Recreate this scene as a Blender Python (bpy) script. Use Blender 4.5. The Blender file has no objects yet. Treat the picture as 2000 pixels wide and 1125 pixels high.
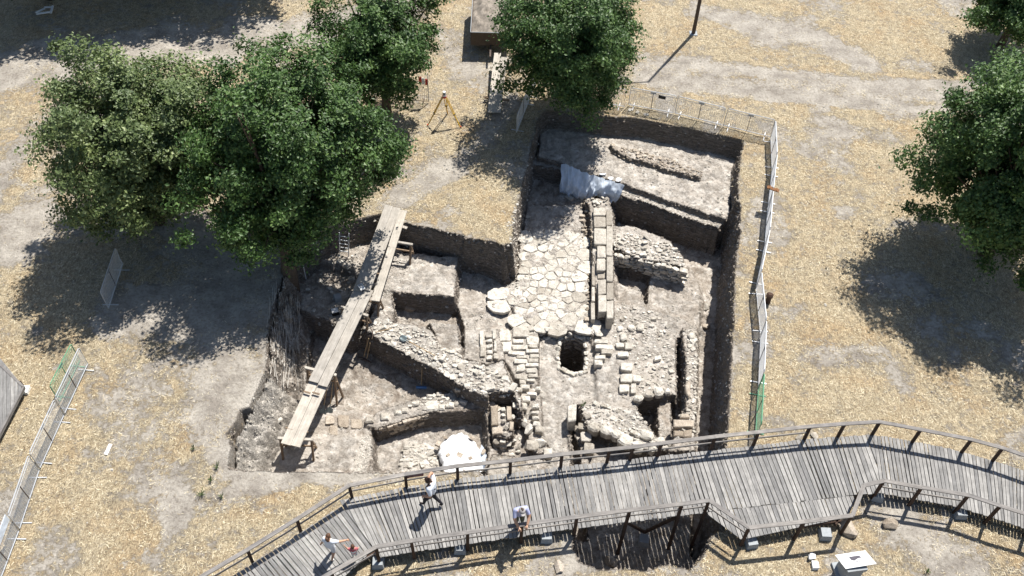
import bpy, bmesh, math, random
import numpy as np
from mathutils import Vector, Matrix
random.seed(7); rng = np.random.default_rng(7)
SC = bpy.context.scene; COL = SC.collection
# ------------------------------------------------------------------ camera, light, exposure
FPX = 1850.0; TILT = math.radians(40.15); ROLL = math.radians(2.02); CAMH = 29.0
cam_d = bpy.data.cameras.new('camera'); cam = bpy.data.objects.new('camera', cam_d); COL.objects.link(cam)
cam_d.sensor_width = 36.0; cam_d.lens = 36.0 * FPX / 2000.0; cam_d.clip_end = 2000; cam_d.clip_start = 0.5
RM = Matrix.Rotation(TILT, 3, 'X') @ Matrix.Rotation(ROLL, 3, 'Z')
cam.matrix_world = Matrix.Translation((0, 0, CAMH)) @ RM.to_4x4()
SC.camera = cam
SUN_EL = math.radians(60.0); SUN_AZ = math.radians(32.0)      # azimuth from +Y towards +X
w = bpy.data.worlds.new('World'); SC.world = w; w.use_nodes = True
nt = w.node_tree; bg = nt.nodes['Background']; sky = nt.nodes.new('ShaderNodeTexSky')
sky.sky_type = 'NISHITA'; sky.sun_disc = False; sky.sun_elevation = SUN_EL; sky.sun_rotation = SUN_AZ
nt.links.new(sky.outputs[0], bg.inputs[0]); bg.inputs[1].default_value = 0.07
sd = bpy.data.lights.new('sun', 'SUN'); sd.energy = 5.0; sd.angle = math.radians(0.53); sd.color = (1.0, 0.965, 0.91)
sun = bpy.data.objects.new('sun', sd); COL.objects.link(sun)
sdir = Vector((math.sin(SUN_AZ) * math.cos(SUN_EL), math.cos(SUN_AZ) * math.cos(SUN_EL), math.sin(SUN_EL)))
sun.rotation_euler = sdir.to_track_quat('Z', 'Y').to_euler(); sun.location = sdir * 60
SC.view_settings.view_transform = 'Standard'; SC.view_settings.look = 'None'
SC.view_settings.exposure = 0.66; SC.view_settings.gamma = 1.0; SC.view_settings.use_curve_mapping = False

RN = np.array(RM)
def P(u, v, z=0.0):
    """survey point of the site: where the sight line through (u, v) meets height z"""
    d = RN @ np.array([(u - 1000) / FPX, -(v - 562.5) / FPX, -1.0]); t = (z - CAMH) / d[2]
    return Vector((d[0] * t, d[1] * t, z))
def PA(pts, z=0.0): return np.array([P(u, v, z)[:2] for u, v in pts])

# ------------------------------------------------------------------ helpers
def link(o): COL.objects.link(o); return o
def tag(o, label=None, cat=None, group=None, kind=None):
    if label: o['label'] = label
    if cat: o['category'] = cat
    if group: o['group'] = group
    if kind: o['kind'] = kind
    return o
def thing(name, label, cat, loc=(0, 0, 0), rz=0, group=None):
    o = link(bpy.data.objects.new(name, None)); o.location = loc; o.rotation_euler = (0, 0, rz); o.empty_display_size = .2
    return tag(o, label, cat, group)
def mesh_obj(name, verts, faces, mat=None, parent=None, smooth=False):
    me = bpy.data.meshes.new(name); me.from_pydata([tuple(v) for v in verts], [], [tuple(f) for f in faces]); me.update()
    if mat: me.materials.append(mat)
    if smooth: me.shade_smooth()
    o = link(bpy.data.objects.new(name, me))
    if parent: o.parent = parent
    return o
class MB:
    def __init__(s): s.v = []; s.f = []
    def add(s, vs, fs):
        n = len(s.v); s.v += [tuple(v) for v in vs]; s.f += [tuple(i + n for i in f) for f in fs]
    def box(s, c, size, rz=0, M=None):
        hx, hy, hz = size[0] / 2, size[1] / 2, size[2] / 2
        R = M or Matrix.Rotation(rz, 3, 'Z'); c = Vector(c)
        vs = [c + R @ Vector((x * hx, y * hy, z * hz)) for z in (-1, 1) for x, y in ((-1, -1), (1, -1), (1, 1), (-1, 1))]
        s.add(vs, [(3, 2, 1, 0), (4, 5, 6, 7), (0, 1, 5, 4), (1, 2, 6, 5), (2, 3, 7, 6), (3, 0, 4, 7)])
    def bar(s, a, b, w_, h_=None, up=Vector((0, 0, 1))):
        a = Vector(a); b = Vector(b); h_ = h_ or w_; d = (b - a); L = d.length
        if L < 1e-6: return
        d.normalize(); x = d.cross(up)
        if x.length < 1e-3: x = d.cross(Vector((0, 1, 0)))
        x.normalize(); z = x.cross(d)
        s.box((a + b) / 2, (w_, L, h_), M=Matrix((x, d, z)).transposed())
    def tube(s, pts, rad, n=6, cap=True):
        pts = [Vector(p) for p in pts]; rings = []; base = len(s.v)
        for i, p in enumerate(pts):
            d = (pts[min(i + 1, len(pts) - 1)] - pts[max(i - 1, 0)]).normalized()
            x = d.cross(Vector((.13, .21, 1)) if abs(d.z) < .95 else Vector((1, 0, 0))).normalized(); y = d.cross(x)
            r = rad[i] if isinstance(rad, (list, tuple)) else rad
            s.v += [tuple(p + (x * math.cos(a) + y * math.sin(a)) * r) for a in [2 * math.pi * k / n for k in range(n)]]
        for i in range(len(pts) - 1):
            for k in range(n):
                a = base + i * n + k; b = base + i * n + (k + 1) % n; s.f.append((a, b, b + n, a + n))
        if cap:
            s.f.append(tuple(base + k for k in reversed(range(n)))); s.f.append(tuple(base + (len(pts) - 1) * n + k for k in range(n)))
    def build(s, name, mat=None, parent=None, smooth=False): return mesh_obj(name, s.v, s.f, mat, parent, smooth)
def vnoise(x, y, seed=0):
    xi = np.floor(x).astype(np.int64); yi = np.floor(y).astype(np.int64); fx = x - xi; fy = y - yi
    def h(a, b):
        n = (a * 374761393 + b * 668265263 + seed * 982451653) & 0xffffffff
        n = ((n ^ (n >> 13)) * 1274126177) & 0xffffffff
        return ((n ^ (n >> 16)) & 0xffff) / 65535.0
    fx = fx * fx * (3 - 2 * fx); fy = fy * fy * (3 - 2 * fy)
    return (h(xi, yi) * (1 - fx) + h(xi + 1, yi) * fx) * (1 - fy) + (h(xi, yi + 1) * (1 - fx) + h(xi + 1, yi + 1) * fx) * fy
def fbm(x, y, f, o=4, seed=0):
    r = 0; a = .5
    for i in range(o): r = r + a * vnoise(x * f, y * f, seed + i * 17); f *= 2.03; a *= .5
    return r / (1 - .5 ** o)
def sdist(X, Y, poly):
    """signed distance to a polygon, negative inside"""
    d = np.full(X.shape, 1e9); ins = np.zeros(X.shape, bool); n = len(poly)
    for i in range(n):
        ax, ay = poly[i]; bx, by = poly[(i + 1) % n]; ex, ey = bx - ax, by - ay
        t = np.clip(((X - ax) * ex + (Y - ay) * ey) / (ex * ex + ey * ey + 1e-12), 0, 1)
        d = np.minimum(d, (X - ax - t * ex) ** 2 + (Y - ay - t * ey) ** 2)
        c = ((ay > Y) != (by > Y)) & (X < (bx - ax) * (Y - ay) / (by - ay + 1e-12) + ax)
        ins ^= c
    d = np.sqrt(d); return np.where(ins, -d, d)
def ldist(X, Y, pts):
    d = np.full(X.shape, 1e9)
    for (ax, ay), (bx, by) in zip(pts[:-1], pts[1:]):
        ex, ey = bx - ax, by - ay; t = np.clip(((X - ax) * ex + (Y - ay) * ey) / (ex * ex + ey * ey + 1e-12), 0, 1)
        d = np.minimum(d, (X - ax - t * ex) ** 2 + (Y - ay - t * ey) ** 2)
    return np.sqrt(d)

# ------------------------------------------------------------------ materials
def new_mat(name, rough=.9):
    m = bpy.data.materials.new(name); m.use_nodes = True; t = m.node_tree; b = t.nodes['Principled BSDF']
    b.inputs['Roughness'].default_value = rough; b.inputs['Specular IOR Level'].default_value = .25
    return m, t, b
def N(t, typ, **kw):
    n = t.nodes.new(typ)
    for k, v in kw.items():
        if k in n.inputs: n.inputs[k].default_value = v
        else: setattr(n, k, v)
    return n
def noise(t, vec, scale, detail=4, rough=.6, dist=0):
    n = N(t, 'ShaderNodeTexNoise'); n.inputs['Scale'].default_value = scale; n.inputs['Detail'].default_value = detail
    n.inputs['Roughness'].default_value = rough; n.inputs['Distortion'].default_value = dist
    if vec: t.links.new(vec, n.inputs['Vector'])
    return n.outputs['Fac']
def ramp(t, fac, stops):
    r = N(t, 'ShaderNodeValToRGB'); e = r.color_ramp.elements
    while len(e) < len(stops): e.new(.5)
    for k, (p, c) in enumerate(stops): e[k].position = p; e[k].color = (*c, 1) if len(c) == 3 else c
    t.links.new(fac, r.inputs[0]); return r.outputs[0]
def mixc(t, fac, a, b, bt='MIX'):
    m = N(t, 'ShaderNodeMix', data_type='RGBA', blend_type=bt)
    for s, v in ((m.inputs[0], fac), (m.inputs[6], a), (m.inputs[7], b)):
        if isinstance(v, (int, float)): s.default_value = v
        elif isinstance(v, tuple): s.default_value = (*v, 1)
        else: t.links.new(v, s)
    return m.outputs[2]
def mathn(t, op, a, b=0.0, clamp=False):
    m = N(t, 'ShaderNodeMath', operation=op); m.use_clamp = clamp
    for s, v in ((m.inputs[0], a), (m.inputs[1], b)):
        if isinstance(v, (int, float)): s.default_value = v
        else: t.links.new(v, s)
    return m.outputs[0]
def bump(t, b, h, strength=.5, dist=.02, prev=None):
    n = N(t, 'ShaderNodeBump'); n.inputs['Strength'].default_value = strength; n.inputs['Distance'].default_value = dist
    t.links.new(h, n.inputs['Height'])
    if prev: t.links.new(prev, n.inputs['Normal'])
    t.links.new(n.outputs[0], b.inputs['Normal']); return n.outputs[0]
def wpos(t): return N(t, 'ShaderNodeNewGeometry').outputs['Position']
def opos(t): return N(t, 'ShaderNodeTexCoord').outputs['Object']

def simple(name, col, rough=.8, var=.25, scale=6, bumpd=.004, metal=0):
    m, t, b = new_mat(name, rough); p = wpos(t)
    f = noise(t, p, scale, 5, .65)
    c = ramp(t, f, [(.25, tuple(x * (1 - var) for x in col)), (.75, tuple(min(1, x * (1 + var)) for x in col))])
    oi = N(t, 'ShaderNodeObjectInfo').outputs['Random']
    c = mixc(t, 1.0, c, ramp(t, oi, [(0, (.88,) * 3), (1, (1.0,) * 3)]), 'MULTIPLY')
    t.links.new(c, b.inputs['Base Color']); b.inputs['Metallic'].default_value = metal
    if bumpd: bump(t, b, noise(t, p, scale * 6, 4), .6, bumpd)
    return m
def wood(name, dark, light, rnd=.35):
    m, t, b = new_mat(name, .85); p = opos(t)
    mp = N(t, 'ShaderNodeMapping'); t.links.new(p, mp.inputs['Vector']); mp.inputs['Scale'].default_value = (28, 1.6, 28)
    oi = N(t, 'ShaderNodeObjectInfo').outputs['Random']
    sh = N(t, 'ShaderNodeVectorMath', operation='ADD'); cb = N(t, 'ShaderNodeCombineXYZ')
    t.links.new(mathn(t, 'MULTIPLY', oi, 97.0), cb.inputs[0]); t.links.new(mathn(t, 'MULTIPLY', oi, 31.0), cb.inputs[1])
    t.links.new(mp.outputs[0], sh.inputs[0]); t.links.new(cb.outputs[0], sh.inputs[1])
    f = noise(t, sh.outputs[0], 1.0, 5, .7, .4); g = noise(t, wpos(t), 3.2, 4, .7)
    c = ramp(t, f, [(.3, dark), (.72, light)])
    c = mixc(t, 1.0, c, ramp(t, g, [(.3, (.72,) * 3), (.7, (1.08,) * 3)]), 'MULTIPLY')
    c = mixc(t, 1.0, c, ramp(t, oi, [(0, (1 - rnd, 1 - rnd, 1 - rnd)), (.5, (.9, .885, .86)), (1, (1.12, 1.1, 1.06))]), 'MULTIPLY')
    t.links.new(c, b.inputs['Base Color']); bump(t, b, f, .5, .006); return m
def stone_mat(name, a, c_, lich=.25):
    m, t, b = new_mat(name, .92); p = wpos(t)
    f = noise(t, p, 5, 6, .72); g = noise(t, p, 26, 5, .7); k = noise(t, p, 1.3, 3, .6)
    c = ramp(t, f, [(.3, a), (.62, c_)])
    c = mixc(t, 1.0, c, ramp(t, g, [(.34, (.5, .47, .43)), (.48, (.95, .95, .95)), (.7, (1.15, 1.14, 1.12))]), 'MULTIPLY')
    oi = N(t, 'ShaderNodeObjectInfo').outputs['Random']
    c = mixc(t, 1.0, c, ramp(t, oi, [(0, (.66, .63, .59)), (.4, (.92, .91, .88)), (1, (1.1, 1.09, 1.07))]), 'MULTIPLY')
    c = mixc(t, mathn(t, 'MULTIPLY', ramp(t, k, [(.5, (0, 0, 0)), (.72, (1, 1, 1))]), lich), c, (.28, .23, .17))
    t.links.new(c, b.inputs['Base Color']); n1 = bump(t, b, g, .8, .012); bump(t, b, f, .8, .04, n1); return m
M = {}
M['stone'] = stone_mat('pale limestone', (.35, .325, .285), (.66, .63, .575))
M['ashlar'] = stone_mat('grey ashlar limestone', (.33, .30, .26), (.52, .49, .44), .12)
M['brownstone'] = stone_mat('brown rubble stone', (.30, .25, .20), (.50, .44, .37), .4)
M['deck'] = wood('weathered deck wood', (.18, .177, .175), (.43, .42, .405), .38)
M['rail'] = wood('weathered rail wood', (.16, .15, .145), (.34, .32, .30), .15)
M['post'] = wood('dark stained post wood', (.045, .028, .02), (.10, .062, .045), .1)
M['board'] = wood('pale scaffold board', (.36, .325, .28), (.56, .525, .47), .15)
M['oldwood'] = wood('old trestle wood', (.16, .11, .075), (.36, .27, .19), .2)
M['galv'] = simple('galvanised steel', (.62, .63, .64), .45, .1, 9, 0, .35)
M['rust'] = simple('rusty dark steel', (.10, .075, .06), .7, .3)
M['green'] = simple('green painted steel', (.13, .34, .20), .5, .15)
M['concrete'] = simple('grey concrete', (.33, .35, .36), .9, .15, 12)
M['white'] = simple('white painted panel', (.82, .82, .80), .5, .03, 5, 0)
M['clod'] = simple('crumbly cut earth', (.25, .215, .18), .95, .5, 5, .03)
M['soil'] = simple('loose brown soil', (.27, .235, .195), .95, .4, 7, .05)
M['yellow'] = simple('yellow painted wood', (.62, .38, .05), .55, .1)
M['red'] = simple('red plastic', (.55, .05, .04), .5, .1)
M['blue'] = simple('blue plastic', (.12, .26, .52), .5, .1)
M['black'] = simple('black plastic', (.02, .02, .022), .5, .2)
M['brownsign'] = simple('brown varnished wood', (.20, .09, .035), .5, .3)
M['handle'] = simple('ash tool handle', (.42, .30, .17), .6, .2)
M['blade'] = simple('worn steel blade', (.20, .24, .25), .5, .3, 20, .003, .5)
M['bark'] = simple('grey brown bark', (.12, .09, .065), .95, .4, 14, .03)

def cloth_mat(name, col, wr=.02):
    m, t, b = new_mat(name, .8); p = wpos(t)
    mp = N(t, 'ShaderNodeMapping'); t.links.new(p, mp.inputs['Vector']); mp.inputs['Scale'].default_value = (1.6, .5, .5)
    f = noise(t, mp.outputs[0], 6, 4, .6, .6)
    t.links.new(mixc(t, 1.0, col, ramp(t, noise(t, p, 4, 5), [(.3, (.82, .80, .76)), (.6, (1, 1, 1))]), 'MULTIPLY'), b.inputs['Base Color'])
    bump(t, b, f, .7, wr); return m
M['sheet'] = cloth_mat('white geotextile', (.80, .81, .82), .06)
M['tarp'] = cloth_mat('bluish white tarpaulin', (.62, .69, .78), .05)

def leaf_mat(name, a, b_, c_):
    m, t, b = new_mat(name, .5); oi = N(t, 'ShaderNodeAttribute', attribute_name='lv').outputs['Fac']
    c = ramp(t, oi, [(0, a), (.55, b_), (1, c_)])
    c = mixc(t, 1.0, c, ramp(t, noise(t, wpos(t), .9, 3), [(.3, (.75, .78, .8)), (.7, (1.2, 1.15, 1.05))]), 'MULTIPLY')
    t.links.new(c, b.inputs['Base Color']); b.inputs['Specular IOR Level'].default_value = .45
    tr = N(t, 'ShaderNodeBsdfTranslucent'); t.links.new(c, tr.inputs[0]); ms = N(t, 'ShaderNodeMixShader'); ms.inputs[0].default_value = .28
    t.links.new(b.outputs[0], ms.inputs[1]); t.links.new(tr.outputs[0], ms.inputs[2])
    t.links.new(ms.outputs[0], t.nodes['Material Output'].inputs[0]); return m
M['leafA'] = leaf_mat('grey green oak leaves', (.075, .115, .04), (.15, .205, .075), (.31, .37, .17))
M['leafB'] = leaf_mat('deep green oak leaves', (.04, .085, .022), (.08, .155, .04), (.19, .29, .09))

# ground: straw over grey dirt outside, soil and dust inside the dig, brown cut faces with shade in their colour
def ground_material():
    m, t, b = new_mat('dry ground', .96); p = wpos(t)
    A = lambda n: N(t, 'ShaderNodeAttribute', attribute_name=n).outputs['Fac']
    straw, pit, wall, pale, gravel = A('straw'), A('pit'), A('wall'), A('pale'), A('gravel')
    d1 = noise(t, p, 1.1, 5, .6); d2 = noise(t, p, 9, 5, .7); d3 = noise(t, p, 42, 4, .7)
    dirt = ramp(t, d1, [(.32, (.265, .235, .20)), (.68, (.47, .43, .37))])
    dirt = mixc(t, 1.0, dirt, ramp(t, d2, [(.28, (.62, .60, .57)), (.52, (1, 1, 1)), (.76, (1.22, 1.21, 1.19))]), 'MULTIPLY')
    # straw mat: stretched fibres at two directions
    def fib(rot, sc):
        mp = N(t, 'ShaderNodeMapping'); t.links.new(p, mp.inputs['Vector']); mp.inputs['Rotation'].default_value = (0, 0, rot); mp.inputs['Scale'].default_value = (sc, sc * .3, sc)
        return noise(t, mp.outputs[0], 1, 4, .75, 1.2)
    f = mathn(t, 'MAXIMUM', fib(.5, 26), fib(2.1, 31))
    sc_ = ramp(t, f, [(.41, (.13, .095, .06)), (.50, (.37, .295, .185)), (.60, (.64, .54, .365)), (.72, (.88, .79, .60))])
    sc_ = mixc(t, ramp(t, noise(t, p, .55, 3), [(.45, (0, 0, 0)), (.7, (1, 1, 1))]), sc_, mixc(t, 1.0, sc_, (.92, .80, .66), 'MULTIPLY'))
    sm = mathn(t, 'ADD', straw, mathn(t, 'MULTIPLY', mathn(t, 'SUBTRACT', noise(t, p, 2.6, 8, .8), .5), 2.6))
    sm = ramp(t, sm, [(.34, (0, 0, 0)), (.62, (1, 1, 1))])
    sc_ = mixc(t, 1.0, sc_, ramp(t, noise(t, p, 3.5, 6, .8, .5), [(.34, (.62, .60, .56)), (.5, (.98, .98, .98)), (.66, (1.22, 1.2, 1.16))]), 'MULTIPLY')
    c = mixc(t, mathn(t, 'MULTIPLY', sm, .88), dirt, sc_)
    # pit floor
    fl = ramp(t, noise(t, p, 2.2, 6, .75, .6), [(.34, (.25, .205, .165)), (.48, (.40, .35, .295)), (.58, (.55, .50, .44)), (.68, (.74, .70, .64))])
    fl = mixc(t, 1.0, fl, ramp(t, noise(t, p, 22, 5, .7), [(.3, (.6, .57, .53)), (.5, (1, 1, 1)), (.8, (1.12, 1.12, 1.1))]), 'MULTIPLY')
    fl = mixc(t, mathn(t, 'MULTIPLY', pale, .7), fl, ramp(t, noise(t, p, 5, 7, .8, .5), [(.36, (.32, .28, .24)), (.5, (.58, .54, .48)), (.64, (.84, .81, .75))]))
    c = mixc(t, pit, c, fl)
    gr = N(t, 'ShaderNodeTexVoronoi'); gr.inputs['Scale'].default_value = 17; t.links.new(p, gr.inputs['Vector'])
    c = mixc(t, mathn(t, 'MULTIPLY', gravel, .8), c, mixc(t, 1.0, (.62, .59, .54), ramp(t, gr.outputs['Distance'], [(.15, (1.25, 1.22, 1.18)), (.65, (.62, .60, .57))]), 'MULTIPLY'))
    # cut earth faces: strata, roots, embedded stones; brown soil darkened by painted-in shade
    mz = N(t, 'ShaderNodeMapping'); t.links.new(p, mz.inputs['Vector']); mz.inputs['Scale'].default_value = (1.1, 1.1, 5.5)
    s1 = noise(t, mz.outputs[0], 3.2, 6, .75, .8)
    wc = ramp(t, s1, [(.34, (.10, .08, .064)), (.5, (.23, .195, .16)), (.62, (.40, .35, .30))])
    wc = mixc(t, ramp(t, noise(t, p, 11, 5, .8), [(.6, (0, 0, 0)), (.68, (1, 1, 1))]), wc, (.42, .37, .31))
    c = mixc(t, mathn(t, 'MULTIPLY', wall, mathn(t, 'SUBTRACT', 1.0, gravel, True)), c, wc)
    t.links.new(c, b.inputs['Base Color'])
    h = mathn(t, 'ADD', mathn(t, 'MULTIPLY', d2, .5), mathn(t, 'MULTIPLY', d3, .35))
    n1 = bump(t, b, h, 1.0, .12)
    n2 = bump(t, b, mathn(t, 'MULTIPLY', f, sm), .9, .05, n1)
    n3 = bump(t, b, mathn(t, 'MULTIPLY', s1, wall), 1.0, .16, n2)
    n4 = bump(t, b, mathn(t, 'MULTIPLY', mathn(t, 'SUBTRACT', 1.0, gr.outputs['Distance']), gravel), .6, .03, n3)
    return m
M['ground'] = ground_material()
M['dust'] = M['ground']
def straw_mat():
    m, t, b = new_mat('straw stalks', .7); f = N(t, 'ShaderNodeAttribute', attribute_name='lv').outputs['Fac']
    t.links.new(ramp(t, f, [(0, (.22, .16, .09)), (.5, (.50, .41, .26)), (1, (.86, .77, .56))]), b.inputs['Base Color']); return m
M['straw'] = straw_mat()
# ------------------------------------------------------------------ terrain
# (outline as sighted at height zs, floor height z, wall run w, kind)
REG = []
def reg(pts, z, w_=.08, zs=None, pale=0., pit=1., grav=0., jit=.05): REG.append((PA(pts, z if zs is None else zs), z, w_, pale, pit, grav, jit))
PIT = [(1440, 283), (1432, 305), (1429, 425), (1444, 452), (1440, 475), (1428, 520), (1420, 570), (1418, 700), (1408, 800), (1400, 850), (1392, 930), (1388, 1040),
       (1372, 1080), (1346, 1108), (1300, 1098), (1262, 1112), (1215, 1103), (1168, 1110), (1132, 1094), (1122, 1066), (1128, 1030), (1100, 950), (1075, 915), (1040, 908), (950, 912), (945, 917), (840, 917), (730, 918), (560, 918), (452, 912),
       (462, 850), (500, 780), (524, 722), (527, 650), (540, 590), (556, 540), (590, 500), (640, 462), (700, 440), (752, 428), (788, 437), (840, 447), (900, 463), (955, 482), (985, 498), (1002, 492),
       (1006, 455), (1010, 420), (1022, 370), (1033, 320), (1042, 285), (1058, 238), (1075, 225), (1190, 238), (1240, 240), (1350, 262)]
reg(PIT, -2.0, .14, zs=0.)
# sloping west side
reg([(588, 610), (612, 625), (700, 655), (760, 700), (830, 745), (960, 775), (955, 800), (850, 800), (735, 835), (700, 830), (600, 800), (596, 740)], -2.55, .22, pit=1)
reg([(600, 780), (700, 795), (735, 810), (730, 850), (712, 915), (500, 918), (470, 905), (540, 850), (590, 800)], -2.15, .4, pale=.1)
reg([(492, 860), (560, 852), (712, 850), (708, 917), (480, 917)], -1.95, .35, pale=.45)
# rooms 3 below the second wall
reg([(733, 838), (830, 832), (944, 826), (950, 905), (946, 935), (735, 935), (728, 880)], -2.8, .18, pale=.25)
reg([(706, 850), (728, 850), (726, 880), (712, 935), (692, 935)], -2.15, .3, grav=1.)
reg([(790, 862), (850, 870), (855, 900), (860, 935), (770, 935)], -2.6, .3, grav=.6, pale=.6)
# wall two top
reg([(712, 828), (740, 800), (830, 772), (895, 762), (952, 770), (955, 788), (890, 795), (840, 805), (770, 828), (735, 838)], -2.0, .08, pale=.5)
# north west ledge in the shade, strip and platform
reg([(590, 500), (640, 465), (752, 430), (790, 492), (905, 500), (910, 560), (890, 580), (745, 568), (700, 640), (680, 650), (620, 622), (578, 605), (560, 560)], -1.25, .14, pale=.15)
reg([(596, 520), (660, 530), (735, 560), (720, 580), (660, 570), (590, 560)], -1.6, .2)
reg([(750, 505), (812, 503), (870, 513), (894, 530), (890, 580), (745, 568)], -1.3, .08, pale=.6)
reg([(745, 568), (772, 572), (772, 628), (735, 622), (728, 600)], -1.4, .08, pale=.4)
# east room between platform and road
reg([(900, 528), (1012, 545), (1010, 590), (962, 570), (965, 600), (1000, 620), (990, 645), (960, 640), (905, 650), (890, 610)], -2.05, .12, pale=.4)
reg([(772, 604), (887, 612), (906, 650), (905, 662), (880, 640), (835, 648), (775, 628)], -2.35, .08)
# wall one (diagonal rubble band)
reg([(703, 641), (737, 600), (772, 628), (840, 640), (890, 668), (905, 700), (950, 712), (985, 700), (1000, 740), (1020, 780), (1022, 840), (1005, 812), (975, 790), (945, 775), (895, 752), (850, 722), (805, 700), (745, 670)], -1.25, .08, pale=.75)
reg([(835, 628), (895, 632), (908, 665), (905, 695), (860, 690)], -1.6, .15, pale=.3)
reg([(893, 614), (905, 640), (908, 700), (899, 700), (896, 650), (880, 620)], -2.5, .05)
reg([(905, 640), (975, 640), (990, 700), (950, 712), (905, 700)], -1.65, .1, pale=.5)
# road and its stone kerbs
reg([(1015, 478), (1012, 545), (962, 570), (960, 602), (1000, 600), (1015, 640), (978, 650), (985, 700), (1005, 740), (1052, 760), (1052, 660), (1160, 655), (1165, 620), (1150, 560), (1140, 470), (1140, 400), (1030, 400)], -1.822, .08, pale=.5)
reg([(1052, 655), (1095, 655), (1150, 655), (1162, 690), (1165, 760), (1210, 775), (1245, 780), (1240, 805), (1150, 790), (1115, 795), (1110, 850), (1122, 950), (1128, 1040), (1085, 1040), (1075, 925), (1060, 880), (1050, 800), (1052, 740)], -2.15, .08, pale=.7)
reg([(1096, 662), (1120, 655), (1141, 664), (1143, 700), (1141, 724), (1118, 728), (1094, 716), (1091, 690)], -4.6, .04, zs=-2.1, pale=0)
# kerb east of street and southern channel
reg([(1112, 800), (1140, 800), (1135, 850), (1140, 900), (1144, 1060), (1120, 1060), (1118, 900), (1114, 840)], -2.95, .06, zs=-2.3)
# south west masonry
reg([(955, 800), (1000, 800), (1012, 840), (1035, 830), (1058, 860), (1075, 890), (1060, 905), (1010, 900), (975, 895), (960, 880)], -2.4, .1)
reg([(957, 797), (985, 797), (996, 800), (1005, 850), (985, 857), (962, 853)], -1.75, .06, pale=.5)
reg([(1005, 760), (1052, 755), (1058, 800), (1060, 850), (1075, 885), (1040, 888), (1030, 850), (1022, 800)], -1.95, .1, pale=.5)
reg([(958, 880), (1000, 885), (1050, 905), (1085, 925), (1090, 980), (940, 980), (945, 915)], -.6, .25, pit=.25, pale=.3)
# east area
reg([(1200, 398), (1300, 425), (1424, 480), (1408, 560), (1404, 700), (1392, 850), (1388, 1100), (1350, 1100), (1345, 860), (1362, 700), (1360, 560), (1335, 530), (1200, 450)], -2.85, .22, zs=-2.6)
reg([(1198, 440), (1260, 450), (1352, 520), (1372, 560), (1370, 640), (1340, 640), (1250, 620), (1200, 590)], -2.45, .3, pale=.2)
reg([(1160, 600), (1240, 592), (1330, 620), (1362, 640), (1365, 700), (1362, 900), (1300, 900), (1200, 880), (1165, 800), (1165, 700)], -1.95, .2, pale=.55)
reg([(1208, 526), (1268, 534), (1262, 592), (1250, 562), (1208, 552)], -2.95, .1, zs=-2.45)
reg([(1196, 440), (1240, 440), (1310, 470), (1338, 500), (1336, 522), (1290, 512), (1240, 505), (1196, 480)], -1.55, .08, pale=.6)
reg([(1245, 782), (1322, 775), (1332, 800), (1318, 850), (1286, 862), (1270, 850), (1248, 812)], -3.1, .05, zs=-2.0)
reg([(1284, 785), (1311, 782), (1314, 830), (1312, 870), (1285, 876)], -2.3, .06)
reg([(1323, 660), (1331, 660), (1338, 700), (1335, 745), (1340, 800), (1328, 805), (1322, 760)], -2.9, .04, zs=-1.9)
reg([(1332, 640), (1362, 645), (1362, 790), (1358, 880), (1310, 882), (1314, 855), (1338, 800), (1338, 700)], -1.7, .06, pale=.45)
reg([(1138, 850), (1180, 865), (1250, 880), (1300, 890), (1300, 1000), (1140, 1000)], -2.5, .12, pale=.2)
reg([(1130, 785), (1200, 790), (1245, 800), (1285, 850), (1320, 880), (1275, 886), (1230, 870), (1175, 835), (1140, 830)], -1.75, .1, pale=.9)
reg([(1118, 830), (1140, 830), (1150, 890), (1152, 940), (1140, 940), (1132, 880)], -2.3, .05, pale=.3)
# ashlar wall core
reg([(1140, 388), (1190, 385), (1198, 410), (1199, 615), (1166, 612), (1155, 470), (1150, 405)], -1.42, .06, pale=.4)
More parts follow.
